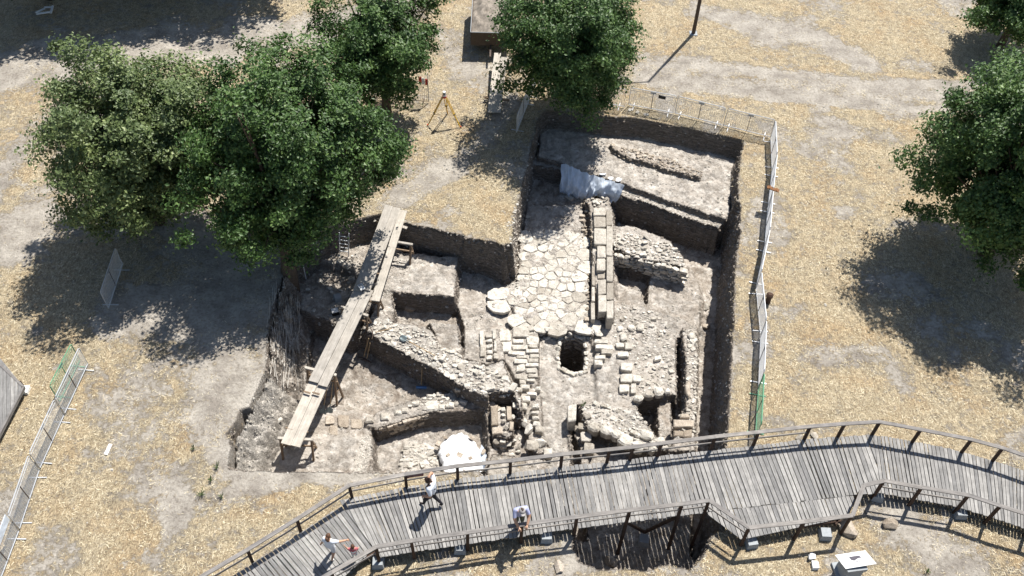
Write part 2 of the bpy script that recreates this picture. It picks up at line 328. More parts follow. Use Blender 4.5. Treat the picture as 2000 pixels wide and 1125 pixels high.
# north platform with the sinking low wall and its step
reg([(1060, 238), (1075, 226), (1190, 238), (1240, 241), (1350, 262), (1442, 284), (1440, 300), (1434, 340), (1428, 425), (1404, 449), (1330, 423), (1215, 382), (1100, 338), (1040, 322)], -1.22, .1, zs=-1.22, pale=.6, jit=.08)
reg([(1062, 200), (1190, 215), (1240, 220), (1350, 245), (1450, 268), (1446, 300), (1434, 340), (1424, 422), (1420, 430), (1300, 390), (1216, 358), (1155, 342), (1095, 320), (1050, 306)], -.95, .06, zs=-.95, pale=.55)
reg([(1190, 282), (1230, 290), (1300, 310), (1372, 335), (1368, 347), (1300, 330), (1230, 308), (1196, 292)], -.72, .06, pale=.2)
PITW = PA(PIT, 0.)
def terrain(X, Y, full=False):
    z = (fbm(X, Y, .12, 4, 3) - .5) * .35 + (fbm(X, Y, 1.7, 3, 5) - .5) * .05
    z = np.where(np.hypot(X, Y - 24) > 45, z * 0 - .02, z)
    base = z.copy()
    pale = np.zeros_like(z); pit = np.zeros_like(z); grav = np.zeros_like(z)
    near = sdist(X, Y, PITW)
    z = z * np.clip(near / 1.5, .25, 1)
    jx = (fbm(X, Y, 1.3, 4, 21) - .5); jy = (fbm(X, Y, 5.5, 3, 33) - .5); rough = (fbm(X, Y, 2.2, 4, 41) - .5); fine = (fbm(X, Y, 9, 2, 55) - .5)
    m = near < 2.5
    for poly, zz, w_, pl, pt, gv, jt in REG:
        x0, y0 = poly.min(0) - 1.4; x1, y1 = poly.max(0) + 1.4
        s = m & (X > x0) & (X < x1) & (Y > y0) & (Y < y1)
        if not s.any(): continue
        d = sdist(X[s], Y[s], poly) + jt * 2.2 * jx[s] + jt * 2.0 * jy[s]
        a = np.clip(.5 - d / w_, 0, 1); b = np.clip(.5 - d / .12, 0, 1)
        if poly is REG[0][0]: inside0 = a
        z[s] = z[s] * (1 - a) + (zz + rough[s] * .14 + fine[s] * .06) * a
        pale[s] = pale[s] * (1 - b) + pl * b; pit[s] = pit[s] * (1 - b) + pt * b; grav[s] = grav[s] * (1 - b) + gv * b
    # crumbling western side: a long slope instead of a cut face
    wr = PA([(430, 930), (445, 905), (462, 850), (500, 780), (520, 722), (524, 650), (536, 590), (556, 540)]); dw = ldist(X, Y, wr) + (fbm(X, Y, 2.5, 3, 77) - .5) * .35
    grav = grav * 1.0; zr = -2.15 * np.clip(dw / 1.05, 0, 1) ** .85 + rough * .25 + fine * .12
    hit = (near < 0) & (dw < 1.2) & (Y < P(560, 540)[1])
    z = np.where(hit, np.maximum(z, zr), z); grav = np.where(hit & (Y < P(500, 725)[1]), np.maximum(grav, np.clip(1.5 - dw, 0, .85)), grav)
    lim = np.clip(.5 - (near - .25) / .3, 0, 1)          # nothing of the dig reaches beyond its rim
    z = z * lim + base * (1 - lim) * np.clip(near / 1.5, .25, 1) * 1.0; pit *= lim; grav *= lim; pale *= lim
    if not full: return z
    # where the straw lies
    straw = .50 + .42 * fbm(X, Y, .22, 4, 71) - .42 * np.clip((fbm(X, Y, .55, 4, 73) - .55) * 6, 0, 1)
    def path(pts, wd, st=.9):
        nonlocal straw
        d = ldist(X, Y, PA(pts)); straw = straw - st * .9 * np.clip(1.25 - d / wd + (fbm(X, Y, .9, 3, 91) - .5) * 1.2, 0, 1)
    path([(-200, 150), (150, 125), (350, 95), (640, 60), (760, 30)], 1.7)
    path([(0, 330), (80, 260), (200, 180)], 1.0, .5); path([(0, 480), (120, 440), (300, 420), (520, 520)], 1.4, .5)
    path([(1270, 150), (1500, 170), (1700, 190), (1850, 185), (2100, 190)], .9, .55); path([(1260, 128), (1500, 146), (1700, 166), (1850, 163), (2100, 168)], .32, .9); path([(1260, 160), (1400, 178), (1600, 197), (1760, 212), (2100, 214)], .32, .9); path([(150, 118), (350, 84), (640, 48)], .35, .6); path([(150, 150), (350, 112), (640, 84)], .35, .6); path([(1250, 110), (1400, 130), (1600, 150), (1850, 195)], .5, .5)
    path([(1360, 20), (1480, 50), (1580, 75), (1680, 120)], .9, .8); path([(1620, 80), (1690, 130)], .8, .5)
    path([(1500, 250), (1570, 290), (1640, 250), (1740, 270)], .6, .4)
    path([(880, 330), (800, 380), (760, 400)], .6, .8); path([(880, 330), (960, 260), (1000, 200)], .6, .5); path([(880, 80), (900, 140), (1000, 200)], .9, .4)
    path([(470, 905), (440, 800), (450, 700), (400, 640), (250, 620)], 1.6, .75); path([(500, 940), (560, 925), (760, 925)], .5, .9)
    path([(400, 560), (520, 600)], 2.5, .6); path([(1580, 700), (1720, 690), (1760, 740)], .6, .5); path([(300, 900), (340, 1000)], .8, .35)
    path([(1420, 800), (1560, 840), (1700, 835)], .3, .3); path([(1740, 1010), (1900, 1100)], .8, .4); path([(500, 760), (470, 900)], .5, .6)
    gr = grav + np.clip(1 - ldist(X, Y, PA([(520, 740), (480, 820), (455, 890)])) / .55, 0, 1) * .8
    straw = straw - gr
    # broken rim: a band of bare crumbled earth
    straw = straw - np.clip(1 - near / .5, 0, 1) * .35
    return z, np.clip(straw, 0, 1), np.clip(pit, 0, 1), np.clip(pale, 0, 1), np.clip(gr, 0, 1)
def axis(lo, a, b, hi, fine, coarse):
    L = [a]; s = fine
    while L[-1] > lo: s = min(s * 1.12, coarse); L.append(L[-1] - s)
    L = L[::-1]; n = int((b - a) / fine); L += list(np.linspace(a, b, n + 1)[1:]); s = fine
    while L[-1] < hi: s = min(s * 1.12, coarse if L[-1] < 60 else 60); L.append(L[-1] + s)
    return np.array(L)
x0, y0 = PITW.min(0); x1, y1 = PITW.max(0)
gx = axis(-42, x0 - .3, x1 + .3, 42, .04, .24); gy = axis(4, y0 - .2, y1 + .3, 62, .04, .24)
gx = np.concatenate([[-900, -300, -120, -70, -50], gx, [50, 70, 120, 300, 900]]); gy = np.concatenate([[-600, -200, -60, -20, -6], gy, [75, 100, 200, 500, 1500]])
GX, GY = np.meshgrid(gx, gy); GZ, A_straw, A_pit, A_pale, A_grav = terrain(GX, GY, True)
ny, nx = GX.shape
# roughen the cut faces sideways
gxz = np.gradient(GZ, axis=1) / np.gradient(GX, axis=1); gyz = np.gradient(GZ, axis=0) / np.gradient(GY, axis=0)
slope = np.hypot(gxz, gyz); A_wall = np.clip((slope - .9) / 1.6, 0, 1)
V = np.stack([GX, GY, GZ], -1).reshape(-1, 3).astype(np.float32)
ii = np.arange(ny * nx).reshape(ny, nx); Fq = np.stack([ii[:-1, :-1], ii[:-1, 1:], ii[1:, 1:], ii[1:, :-1]], -1).reshape(-1, 4)
def fast_mesh(name, V, Fq, mat, attrs=None, smooth=True):
    me = bpy.data.meshes.new(name); n = Fq.shape[1]
    me.vertices.add(len(V)); me.vertices.foreach_set('co', V.ravel().astype(np.float32))
    me.loops.add(Fq.size); me.loops.foreach_set('vertex_index', Fq.ravel().astype(np.int32))
    me.polygons.add(len(Fq)); me.polygons.foreach_set('loop_start', (np.arange(len(Fq)) * n).astype(np.int32))
    me.polygons.foreach_set('use_smooth', np.full(len(Fq), smooth))
    me.update(calc_edges=True)
    for k, a in (attrs or {}).items():
        at = me.attributes.new(k, 'FLOAT', 'POINT'); at.data.foreach_set('value', a.ravel().astype(np.float32))
    me.materials.append(mat); return me
me = fast_mesh('ground', V, Fq, M['ground'], dict(straw=A_straw, pit=A_pit, wall=A_wall, pale=A_pale, gravel=A_grav))
ground = link(bpy.data.objects.new('ground', me)); tag(ground, kind='structure')
def hz(x, y):
    i = min(max(np.searchsorted(gx, x) - 1, 0), nx - 2); j = min(max(np.searchsorted(gy, y) - 1, 0), ny - 2)
    tx = (x - gx[i]) / (gx[i + 1] - gx[i]); ty = (y - gy[j]) / (gy[j + 1] - gy[j])
    return float((GZ[j, i] * (1 - tx) + GZ[j, i + 1] * tx) * (1 - ty) + (GZ[j + 1, i] * (1 - tx) + GZ[j + 1, i + 1] * tx) * ty)
def hzv(x, y):
    i = np.clip(np.searchsorted(gx, x) - 1, 0, nx - 2); j = np.clip(np.searchsorted(gy, y) - 1, 0, ny - 2); return GZ[j, i], i, j
def G(u, v, z=0.):
    """the point of the ground seen along a sight line"""
    p = P(u, v, z)
    for _ in range(6): p = P(u, v, hz(p.x, p.y))
    return p

_=0
# dry straw stalks lying on the mat
def scatter_blades(name, n, L0, L1, wd, seed, sgn, green=False):
    r = np.random.default_rng(seed); x = r.uniform(-29, 29, n); y = r.uniform(10.5, 48, n)
    keep = (np.abs(x) < 16.5 + (y - 11) * .36); x = x[keep]; y = y[keep]
    z, i, j = hzv(x, y); z = z * 0; s = A_straw[j, i] * (1 - A_pit[j, i])
    dens = s + (fbm(x, y, 1.1, 4, 99) - .5) * 1.5 + (fbm(x, y, 4.5, 2, 98) - .5) * 1.1
    k = r.random(len(x)) < np.clip((dens - .18) * 1.25, 0.015, 1); k &= sdist(x, y, PITW) > .12
    x = x[k]; y = y[k]; n = len(x); z = np.array(hzv(x, y)[0]) + .012
    L = r.uniform(L0, L1, n); a = r.uniform(0, 2 * np.pi, n) + 0; t = r.normal(.16, .22, n); bend = r.normal(0, .9, n)
    def off(a, l, h): return np.stack([np.cos(a) * l, np.sin(a) * l, h], -1)
    p0 = np.stack([x, y, z], -1); p1 = p0 + off(a, L * .5, L * .5 * np.abs(t)); p2 = p1 + off(a + bend, L * .5, L * .3 * t)
    p2[:, 2] = np.maximum(p2[:, 2], z + .005)
    w1 = wd * r.uniform(.6, 1.3, n)[:, None]
    s0 = off(a + np.pi / 2, 1, np.zeros(n)) * w1; s2 = off(a + bend + np.pi / 2, 1, np.zeros(n)) * w1 * .6
    Vb = np.stack([p0 - s0, p0 + s0, p1 - s0, p1 + s0, p2 - s2, p2 + s2], 1).reshape(-1, 3)
    b = (np.arange(n) * 6)[:, None]; Fb = np.concatenate([b + [0, 1, 3, 2], b + [2, 3, 5, 4]], 0)
    lv = np.repeat(np.clip(r.normal(.5, .33, n), 0, 1), 6)
    me = fast_mesh(name, Vb, Fb, M['straw'], dict(lv=lv), False); o = link(bpy.data.objects.new(name, me)); return o
tag(scatter_blades('dry_grass', 620000, .05, .15, .0058, 5, 1), 'dry yellow straw and cut grass lying over the grey dirt', 'grass', kind='stuff')

# loose pebbles strewn over dirt and dig floors
def pebbles(name, n, s0, s1, seed, where):
    r = np.random.default_rng(seed); x = r.uniform(-26, 26, n); y = r.uniform(10.5, 47, n); k = where(x, y, r); x = x[k]; y = y[k]; n = len(x)
    z = np.array(hzv(x, y)[0]); s = s0 * (s1 / s0) ** (r.random(n) ** 2.2)
    o8 = np.array([[1, 0, 0], [0, 1, 0], [-1, 0, 0], [0, -1, 0], [0, 0, .8], [0, 0, -.6]], float)
    Vp = (o8[None] * r.uniform(.6, 1.25, (n, 6, 1)) * np.array([1, 1, .75])) * s[:, None, None]
    a = r.uniform(0, 6.28, n); c, d = np.cos(a)[:, None], np.sin(a)[:, None]
    X = Vp[..., 0] * c - Vp[..., 1] * d; Y = Vp[..., 0] * d + Vp[..., 1] * c * r.uniform(.6, 1, (n, 1))
    Vp = np.stack([X + x[:, None], Y + y[:, None], Vp[..., 2] + z[:, None] + s[:, None] * .25], -1).reshape(-1, 3)
    fs = np.array([[0, 1, 4], [1, 2, 4], [2, 3, 4], [3, 0, 4], [1, 0, 5], [2, 1, 5], [3, 2, 5], [0, 3, 5]])
    Fp = ((np.arange(n) * 6)[:, None, None] + fs[None]).reshape(-1, 3)
    return link(bpy.data.objects.new(name, fast_mesh(name, Vp, Fp, M['stone'], None, False)))
def w_pit(x, y, r):
    z, i, j = hzv(x, y); g = A_grav[j, i]; d = .10 + .55 * (fbm(x, y, 1.3, 3, 61) > .56) + g * .9
    return (sdist(x, y, PITW) < .1) & (r.random(len(x)) < d) & ((A_wall[j, i] < .5) | (A_grav[j, i] > .3))
def w_out(x, y, r):
    z, i, j = hzv(x, y); return (r.random(len(x)) < (.02 + .10 * (A_straw[j, i] < .35) + .9 * A_grav[j, i])) & (sdist(x, y, PITW) > .0)
tag(pebbles('rubble_gravel', 150000, .015, .075, 11, w_pit), 'small pale stone chips strewn over the floors of the dig', 'gravel', kind='stuff')
tag(pebbles('gravel', 90000, .012, .05, 12, w_out), 'small pale pebbles strewn over the bare dirt', 'gravel', kind='stuff')

# clods, roots and stones sticking out of the cut earth faces
def w_wall(x, y, r):
    z, i, j = hzv(x, y); return (A_wall[j, i] > .35) & (sdist(x, y, PITW) < .4)
def clods(name, n, s0, s1, seed, mat):
    r = np.random.default_rng(seed); jj, ii_ = np.nonzero((A_wall > .3)); ok = (sdist(gx[ii_], gy[jj], PITW) < .4) & (A_grav[jj, ii_] < .3); jj = jj[ok]; ii_ = ii_[ok]
    wgt = slope[jj, ii_]; k = r.choice(len(jj), n, p=wgt / wgt.sum()); x = gx[ii_[k]] + r.uniform(-.03, .03, n); y = gy[jj[k]] + r.uniform(-.03, .03, n)
    z = np.array([hz(a, b) for a, b in zip(x, y)]); s = s0 * (s1 / s0) ** (r.random(n) ** 1.8)
    o8 = np.array([[1, 0, 0], [0, 1, 0], [-1, 0, 0], [0, -1, 0], [0, 0, .8], [0, 0, -.8]], float)
    Vp = o8[None] * r.uniform(.5, 1.3, (n, 6, 1)) * s[:, None, None] * np.array([1.2, 1.2, .8]); a = r.uniform(0, 6.28, n); c, d = np.cos(a)[:, None], np.sin(a)[:, None]
    Vp = np.stack([Vp[..., 0] * c - Vp[..., 1] * d + x[:, None], Vp[..., 0] * d + Vp[..., 1] * c + y[:, None], Vp[..., 2] + z[:, None]], -1).reshape(-1, 3)
    fs = np.array([[0, 1, 4], [1, 2, 4], [2, 3, 4], [3, 0, 4], [1, 0, 5], [2, 1, 5], [3, 2, 5], [0, 3, 5]]); Fp = ((np.arange(n) * 6)[:, None, None] + fs[None]).reshape(-1, 3)
    return link(bpy.data.objects.new(name, fast_mesh(name, Vp, Fp, M[mat], None, False)))
tag(clods('earth_clods', 15000, .02, .075, 31, 'clod'), 'brown clods and crumbs of earth standing out of the cut trench sides', 'earth', kind='stuff')
tag(clods('embedded_stones', 1600, .02, .07, 32, 'stone'), 'small pale stones sticking out of the cut trench sides', 'stones', kind='stuff')

# pale fibrous roots hanging over the western side
m = MB()
for k in range(150):
    u, v = random.uniform(524, 584), random.uniform(548, 700); pts = []; du = random.gauss(.5, 1.2)
    for s in range(random.randint(2, 9)):
        q = G(u, v, -.5); pts.append((q.x, q.y, q.z + random.uniform(.0, .06))); v += 10; u += du + random.uniform(-2, 2)
    m.tube(pts, random.uniform(.006, .02), 4, False)
tag(m.build('hanging_roots', simple('pale dry roots', (.43, .40, .355), .9, .35)), 'pale fibrous roots hanging down the crumbling west side under the big tree', 'roots', kind='stuff')
t_l = None
# ------------------------------------------------------------------ stones
def hull_mesh(name, seed, flat=.7, boxy=.5, n=15):
    r = random.Random(seed); bm = bmesh.new()
    for k in range(n):
        v = Vector((r.gauss(0, 1), r.gauss(0, 1), r.gauss(0, 1))).normalized()
        m = max(abs(v.x), abs(v.y), abs(v.z)); v = v * (1 - boxy) + v / m * boxy
        bm.verts.new((v.x * .5, v.y * .5, v.z * .5 * flat))
    if boxy > .6:
        for sx in (-1, 1):
            for sy in (-1, 1):
                for sz in (-1, 1): bm.verts.new((sx * .44 * r.uniform(.85, 1.1), sy * .44 * r.uniform(.85, 1.1), sz * .44 * flat * r.uniform(.9, 1.1)))
    rs = bmesh.ops.convex_hull(bm, input=bm.verts)
    bmesh.ops.delete(bm, geom=[g for g in set(rs['geom_interior'] + rs['geom_unused']) if isinstance(g, bmesh.types.BMVert)], context='VERTS')
    me = bpy.data.meshes.new(name); bm.to_mesh(me); bm.free(); return me
STONES = [hull_mesh('stone', 100 + k, random.uniform(.55, .85), random.uniform(.2, .9), random.randint(14, 20)) for k in range(22)]
for s in STONES: s.materials.append(M['stone'])
ROUND = [hull_mesh('stone', 300 + k, .8, .12, 22) for k in range(6)]
for s in ROUND: s.materials.append(M['brownstone'])
STONEB = [s.copy() for s in STONES[:10]]
for s in STONEB: s.materials.clear(); s.materials.append(M['brownstone'])
def stone(parent, p, sx, sy, sz, rz, lib=STONES, name='stone', tilt=.25):
    o = link(bpy.data.objects.new(name, random.choice(lib))); o.location = p; o.scale = (sx, sy, sz)
    o.rotation_euler = (random.gauss(0, tilt), random.gauss(0, tilt), rz)
    if parent: o.parent = parent
    return o
def root(name, label, cat, pts, z, group=None):
    a = PA(pts, z).mean(0); return thing(name, label, cat, (a[0], a[1], z), 0, group)
def rel(t, p): return Vector(p) - t.location
def prism(poly, ztop, th, mat, name, parent, bev=.02, rough=.012, smooth=False):
    """block with chamfered upper edge; poly = world xy outline"""
    pts = [Vector((x, y)) for x, y in poly]; n = len(pts); c = sum(pts, Vector((0, 0))) / n
    if sum((pts[i].x - c.x) * (pts[(i + 1) % n].y - c.y) - (pts[(i + 1) % n].x - c.x) * (pts[i].y - c.y) for i in range(n)) < 0: pts = pts[::-1]
    o0 = parent.location if parent else Vector((0, 0, 0)); vs = []
    tx, ty = random.gauss(0, .018), random.gauss(0, .018)
    for k, (s, z) in enumerate(((0, 0), (0, -bev), (0, -th))):
        for p in pts:
            d = c - p; L = d.length; q = p + (d / L * min(bev * 1.3, L * .4) if k == 0 else Vector((0, 0)))
            if k == 2: q = p + d / L * min(.03, L * .1)
            zz = ztop + z + ((p.x - c.x) * tx + (p.y - c.y) * ty if k < 2 else 0) + (random.uniform(-rough, rough) if k == 0 else 0)
            vs.append((q.x - o0.x, q.y - o0.y, zz - o0.z))
    vs.append((c.x - o0.x, c.y - o0.y, ztop + random.uniform(0, rough * 1.5) - o0.z))
    fs = [(i, (i + 1) % n, 3 * n) for i in range(n)]
    for k in range(2):
        for i in range(n): j = (i + 1) % n; fs.append((k * n + j, k * n + i, (k + 1) * n + i, (k + 1) * n + j))
    return mesh_obj(name, vs, fs, mat, parent, smooth)
def rect_px(cx, cy, w_, h_, z, jit=.03, sh=0., cut=.16):
    sh = random.gauss(0, .6); cx += random.gauss(0, .5)
    """eight-cornered outline of a block"""
    hw, hh = w_ / 2, h_ / 2; c = []
    for sx, sy in ((-1, -1), (1, -1), (1, 1), (-1, 1)): c.append((cx + sx * hw, cy + sy * hh + sx * sh))
    w4 = [Vector(q) for q in PA(c, z)]; out = []
    for i in range(4):
        p = w4[i]; a = w4[i - 1]; b = w4[(i + 1) % 4]; ca = cut * random.uniform(.3, 1.2); cb = cut * random.uniform(.3, 1.2)
        L = min((a - p).length, (b - p).length)
        out.append(p + (a - p).normalized() * L * ca + Vector((random.uniform(-jit, jit), random.uniform(-jit, jit))))
        out.append(p + (b - p).normalized() * L * cb + Vector((random.uniform(-jit, jit), random.uniform(-jit, jit))))
    return out
def ell_px(cx, cy, w_, h_, z, n=8, jit=.24, rot=0):
    r = []
    for k in range(n):
        a = 6.283 * k / n + random.uniform(-.25, .25); q = random.uniform(1 - jit, 1 + jit * .6)
        x, y = math.cos(a) * w_ / 2 * q, math.sin(a) * h_ / 2 * q; r.append((cx + x * math.cos(rot) - y * math.sin(rot), cy + x * math.sin(rot) + y * math.cos(rot)))
    return [Vector(q) for q in PA(r, z)]
def inpoly(x, y, poly): return sdist(np.array([x]), np.array([y]), poly)[0]
def rubble(t, pts, z, count, s0, s1, lib=STONES, zoff=0., edge=0, prefer=0, name='stone', tries=6000, lift=.1, maxz=None, minz=None):
    poly = PA(pts, z); x0, y0 = poly.min(0); x1, y1 = poly.max(0); placed = []; k = 0
    while len(placed) < count and k < tries:
        k += 1; s = s0 * (s1 / s0) ** (random.random() ** (1.0 + 1.2 * len(placed) / count)); x = random.uniform(x0, x1); y = random.uniform(y0, y1)
        d = inpoly(x, y, poly)
        if d > -s * .2: continue
        if any((x - a) ** 2 + (y - b) ** 2 < ((s + c) * .40) ** 2 for a, b, c in placed): continue
        zz = hz(x, y)
        if maxz is not None and zz > maxz: continue
        if minz is not None and zz < minz: continue
        placed.append((x, y, s)); a = random.gauss(0, .5)
        stone(t, rel(t, (x, y, zz + s * lift + zoff)), s * random.uniform(.9, 1.25), s * random.uniform(.65, 1.0), s * random.uniform(.55, .8), a, lib, name)
    return placed
def face_row(t, a, b, ztop, zbot, s0=.16, s1=.34, lib=STONES, name='stone', inset=.0):
    """courses of stones built into a standing wall face between two plan points (as sighted at ztop)"""
    A = P(a[0], a[1], ztop); B = P(b[0], b[1], ztop); d = (B - A); L = d.length; d.normalize(); nrm = Vector((d.y, -d.x, 0))
    if nrm.y > 0: nrm = -nrm
    ang = math.atan2(d.y, d.x); z = ztop - .06
    while z > zbot:
        h = random.uniform(.09, .17); x = random.uniform(0, .1)
        while x < L:
            l = random.uniform(s0, s1)
            p = A + d * (x + l / 2) + nrm * (random.uniform(-.03, .04) + inset); stone(t, rel(t, (p.x, p.y, z - h / 2)), l * 1.08, .26, h * 1.5, ang + random.gauss(0, .06), lib, name, .07); x += l
        z -= h

# --- the paved road: one slab round each surveyed centre, joints recessed
def clip_half(poly, n, c):
    out = []
    for i in range(len(poly)):
        a, b = poly[i], poly[(i + 1) % len(poly)]; da, db = a.dot(n) - c, b.dot(n) - c
        if da <= 0: out.append(a)
        if da * db < 0: out.append(a + (b - a) * (da / (da - db)))
    return out
def cells(seeds, R=.55, gap=.014):
    S = [Vector((p[0], p[1])) for p in seeds]; res = []
    for i, s in enumerate(S):
        nd = sorted((S[j] - s).length for j in range(len(S)) if j != i)[:3]; rr = min(R, sum(nd) / 3 * .78)
        poly = [s + Vector((math.cos(a) * rr * random.uniform(.9, 1.1) * 1.15, math.sin(a) * rr * .9)) for a in [6.283 * k / 9 for k in range(9)]]
        for j, q in enumerate(S):
            if j == i or (q - s).length > 2.2 * R: continue
            n = (q - s).normalized(); poly = clip_half(poly, n, ((s + q) / 2).dot(n) - gap * random.uniform(.6, 1.6))
            if len(poly) < 3: break
        if len(poly) < 3: continue
        out = []
        for k in range(len(poly)):      # knock the corners off
            a, b, c = poly[k - 1], poly[k], poly[(k + 1) % len(poly)]
            if (b - a).length < .06 and len(poly) > 5: continue
            f = random.uniform(.04, .13); out.append(b + (a - b) * f); out.append(b + (c - b) * f)
        res.append(out)
    return res
ROAD = [(1030,462),(1050,458),(1073,459),(1087,468),(1096,472),(1116,463),(1131,472),(1054,474),(1039,486),(1060,482),(1081,486),(1119,489),(1140,497),(1049,498),(1030,500),(1076,500),(1095,497),(1121,510),(1034,516),(1057,513),(1081,513),(1097,510),(1144,519),(1108,524),(1058,527),(1074,522),(1026,529),(1041,529),(1092,532),(1106,534),(1078,538),(1049,541),(1127,540),(1026,542),(1105,547),(1060,553),(1080,555),(1024,556),(1042,553),(1039,567),(1058,568),(1070,571),(1084,574),(1100,561),(1114,560),(1131,560),(1106,575),(1013,574),(1028,575),(1036,582),(1020,586),(1061,581),(1046,592),(1023,596),(1084,585),(1110,586),(1127,581),(1079,597),(1064,593),(1098,596),(1120,598),(1056,603),(1038,608),(978,576),(980,594),(1004,586),(1042,624),(1063,614),(1058,636),(1084,640),(1111,622),(1144,632),(1076,618),(1098,610),(1013,626),(1137,608),(1024,640),(1020,605)]
t_road = root('paved_road', 'pale polygonal paving stones of the ancient road, between the straw topped baulk and the long ashlar wall', 'road', ROAD, -1.85)
sd_ = [P(u + random.uniform(-1, 1), v, -1.8) for u, v in ROAD]
for poly in cells(sd_, .62): prism([(p.x, p.y) for p in poly], -1.80 + random.uniform(-.02, .02), .16, M['stone'], 'paving_stone', t_road, .014, .01)
rubble(t_road, [(1025, 450), (1130, 440), (1150, 520), (1150, 620), (1060, 640), (1010, 640), (1012, 560)], -1.85, 60, .05, .11, zoff=.0, name='stone')

def blocks(t, lst, z, th, mat='stone', name='block', bev=.02):
    for e in lst:
        u, v, a, b = e[:4]; zz = e[4] if len(e) > 4 else z; tt = th + (zz - z); zz += random.gauss(0, .012)
        prism(rect_px(u, v, a - 1.2, b - 1.2, zz, .012 if mat == 'ashlar' else .024), zz, tt, M[mat], name, t, bev, .014)
t = root('ashlar_wall', 'long straight wall of grey squared blocks running down beside the paved road', 'wall', [(1157, 404), (1197, 615)], -1.2)
blocks(t, [(1170,413,25,17),(1171,433,25,22),(1172,461,26,33),(1175,491,18,24),(1175,516,18,25),(1175,537,16,15,-1.38),(1176,560,17,30),(1177,592,18,34)], -1.22, .85, 'ashlar', bev=.025)
blocks(t, [(1190,425,13,30),(1191,470,13,58),(1191,525,14,50),(1192,568,14,34),(1192,604,14,36)], -1.18, .9, 'ashlar', bev=.025)
blocks(t, [(1160,500,7,34),(1160,538,8,40),(1158,574,8,30),(1158,607,9,34)], -1.45, .5, 'ashlar', 'edge_slab', .02)
rubble(t, [(1140, 388), (1185, 386), (1190, 404), (1150, 408)], -1.4, 14, .12, .3, STONES, .05)
t = root('rubble_kerb', 'ragged brown rubble packing between the paved road and the ashlar wall', 'wall', [(1136, 400), (1155, 620)], -1.8)
rubble(t, [(1134, 398), (1150, 400), (1156, 480), (1156, 640), (1143, 640), (1145, 520), (1136, 470)], -1.85, 80, .08, .24, STONEB, .03, lift=.2)
t = root('low_rubble_wall', 'low brown rubble wall half sunk in the upper terrace under the barriers', 'wall', [(1190, 282), (1372, 335)], -.75)
rubble(t, [(1190, 276), (1240, 284), (1300, 304), (1374, 328), (1370, 348), (1300, 332), (1230, 310), (1192, 292)], -.72, 150, .08, .24, STONEB, .0, lift=.14)
t = root('rubble_wall', 'stub of coursed rubble wall pointing east off the ashlar wall, dark hollow beneath', 'wall', [(1196, 440), (1338, 525)], -1.5)
rubble(t, [(1197, 455), (1240, 455), (1310, 475), (1338, 503), (1337, 522), (1290, 514), (1240, 505), (1197, 490)], -1.5, 110, .12, .34, lift=.15)
face_row(t, (1198, 492), (1262, 505), -1.5, -2.2, inset=.02); face_row(t, (1262, 505), (1336, 524), -1.5, -2.35, .2, .4, inset=.02)
t = root('diagonal_rubble_wall', 'broad diagonal band of white rubble with a tall dark earth face, shovel lying on it', 'wall', [(703, 641), (1022, 840)], -1.25)
W1 = [(705, 640), (738, 625), (775, 632), (840, 650), (890, 690), (950, 716), (990, 735), (1015, 770), (1020, 835), (1005, 812), (975, 789), (945, 773), (895, 750), (850, 720), (805, 698), (745, 668)]
rubble(t, W1, -1.25, 250, .10, .34, lift=.12, tries=15000)
face_row(t, (895, 753), (1004, 812), -1.75, -2.35, .14, .34, STONEB)
t = root('second_rubble_wall', 'rubble wall with big pale cap stones, between the soil room and the room with the white sheet', 'wall', [(712, 828), (955, 788)], -2.0)
blocks(t, [(720,819,17,13),(752,812,19,15),(777,804,15,12),(790,800,15,11),(843,791,26,21),(863,794,12,11),(873,792,8,9),(881,789,13,12),(893,785,14,13),(841,772,15,8)], -1.9, .3, 'stone', 'block', .05)
rubble(t, [(790, 795), (835, 772), (895, 760), (952, 765), (954, 786), (890, 790), (835, 800)], -1.95, 50, .14, .4, lift=.1)
face_row(t, (738, 836), (840, 806), -2.0, -2.6, .12, .3, STONEB, inset=-.08); face_row(t, (840, 805), (950, 788), -2.0, -2.75, .16, .42, STONEB, inset=-.05)
t = root('masonry_pier', 'short two-faced wall of squared blocks with small fill, beside the white sheet room', 'wall', [(957, 797), (1005, 853)], -1.7)
blocks(t, [(966,812,15,36),(971,840,21,16),(994,806,11,28),(999,831,9,19)], -1.62, .5, 'brownstone', 'block', .03)
for u, v, a in [(983,800,8),(983,811,9),(984,823,10),(989,835,8),(986,846,12),(1002,813,8)]: stone(t, rel(t, (*P(u, v, -1.66)[:2], -1.68)), a * .02, a * .022, .2, random.random(), STONES)
face_row(t, (962, 856), (985, 858), -1.8, -2.6, .15, .3)
t = root('stepped_paving_wall', 'wall of narrow stacked white slabs left of the well shaft', 'wall', [(1000, 650), (1050, 800)], -1.8)
blocks(t, [(985,655,26,22),(1018,648,34,22),(1040,664,24,18),(1037,640,14,12),(1012,666,24,9),(988,677,21,22),(1015,678,31,9),(1042,676,19,8),(1008,689,33,9),(1040,685,27,8),(1020,696,24,8),(1044,695,20,8),(1017,705,27,9),(1042,703,21,8),(1016,718,18,15),(1040,712,27,8),(1038,723,21,10),(1041,733,20,9),(1018,736,21,9),(1036,742,18,7),(1021,745,14,9)], -1.72, .45, 'stone', 'block', .022)
blocks(t, [(1026,754,20,10),(1038,768,22,8),(1014,760,15,10),(1027,778,18,12),(1022,792,17,14),(1046,792,16,11),(1044,805,17,8),(1046,815,16,8),(1048,826,15,10),(1054,837,18,14),(1050,757,10,8)], -1.68, .4, 'stone', 'block', .04)
t = root('boulder_row', 'tumbled big boulders at the foot of the slab wall next to the walkway', 'boulders', [(1030, 830), (1060, 885)], -1.9)
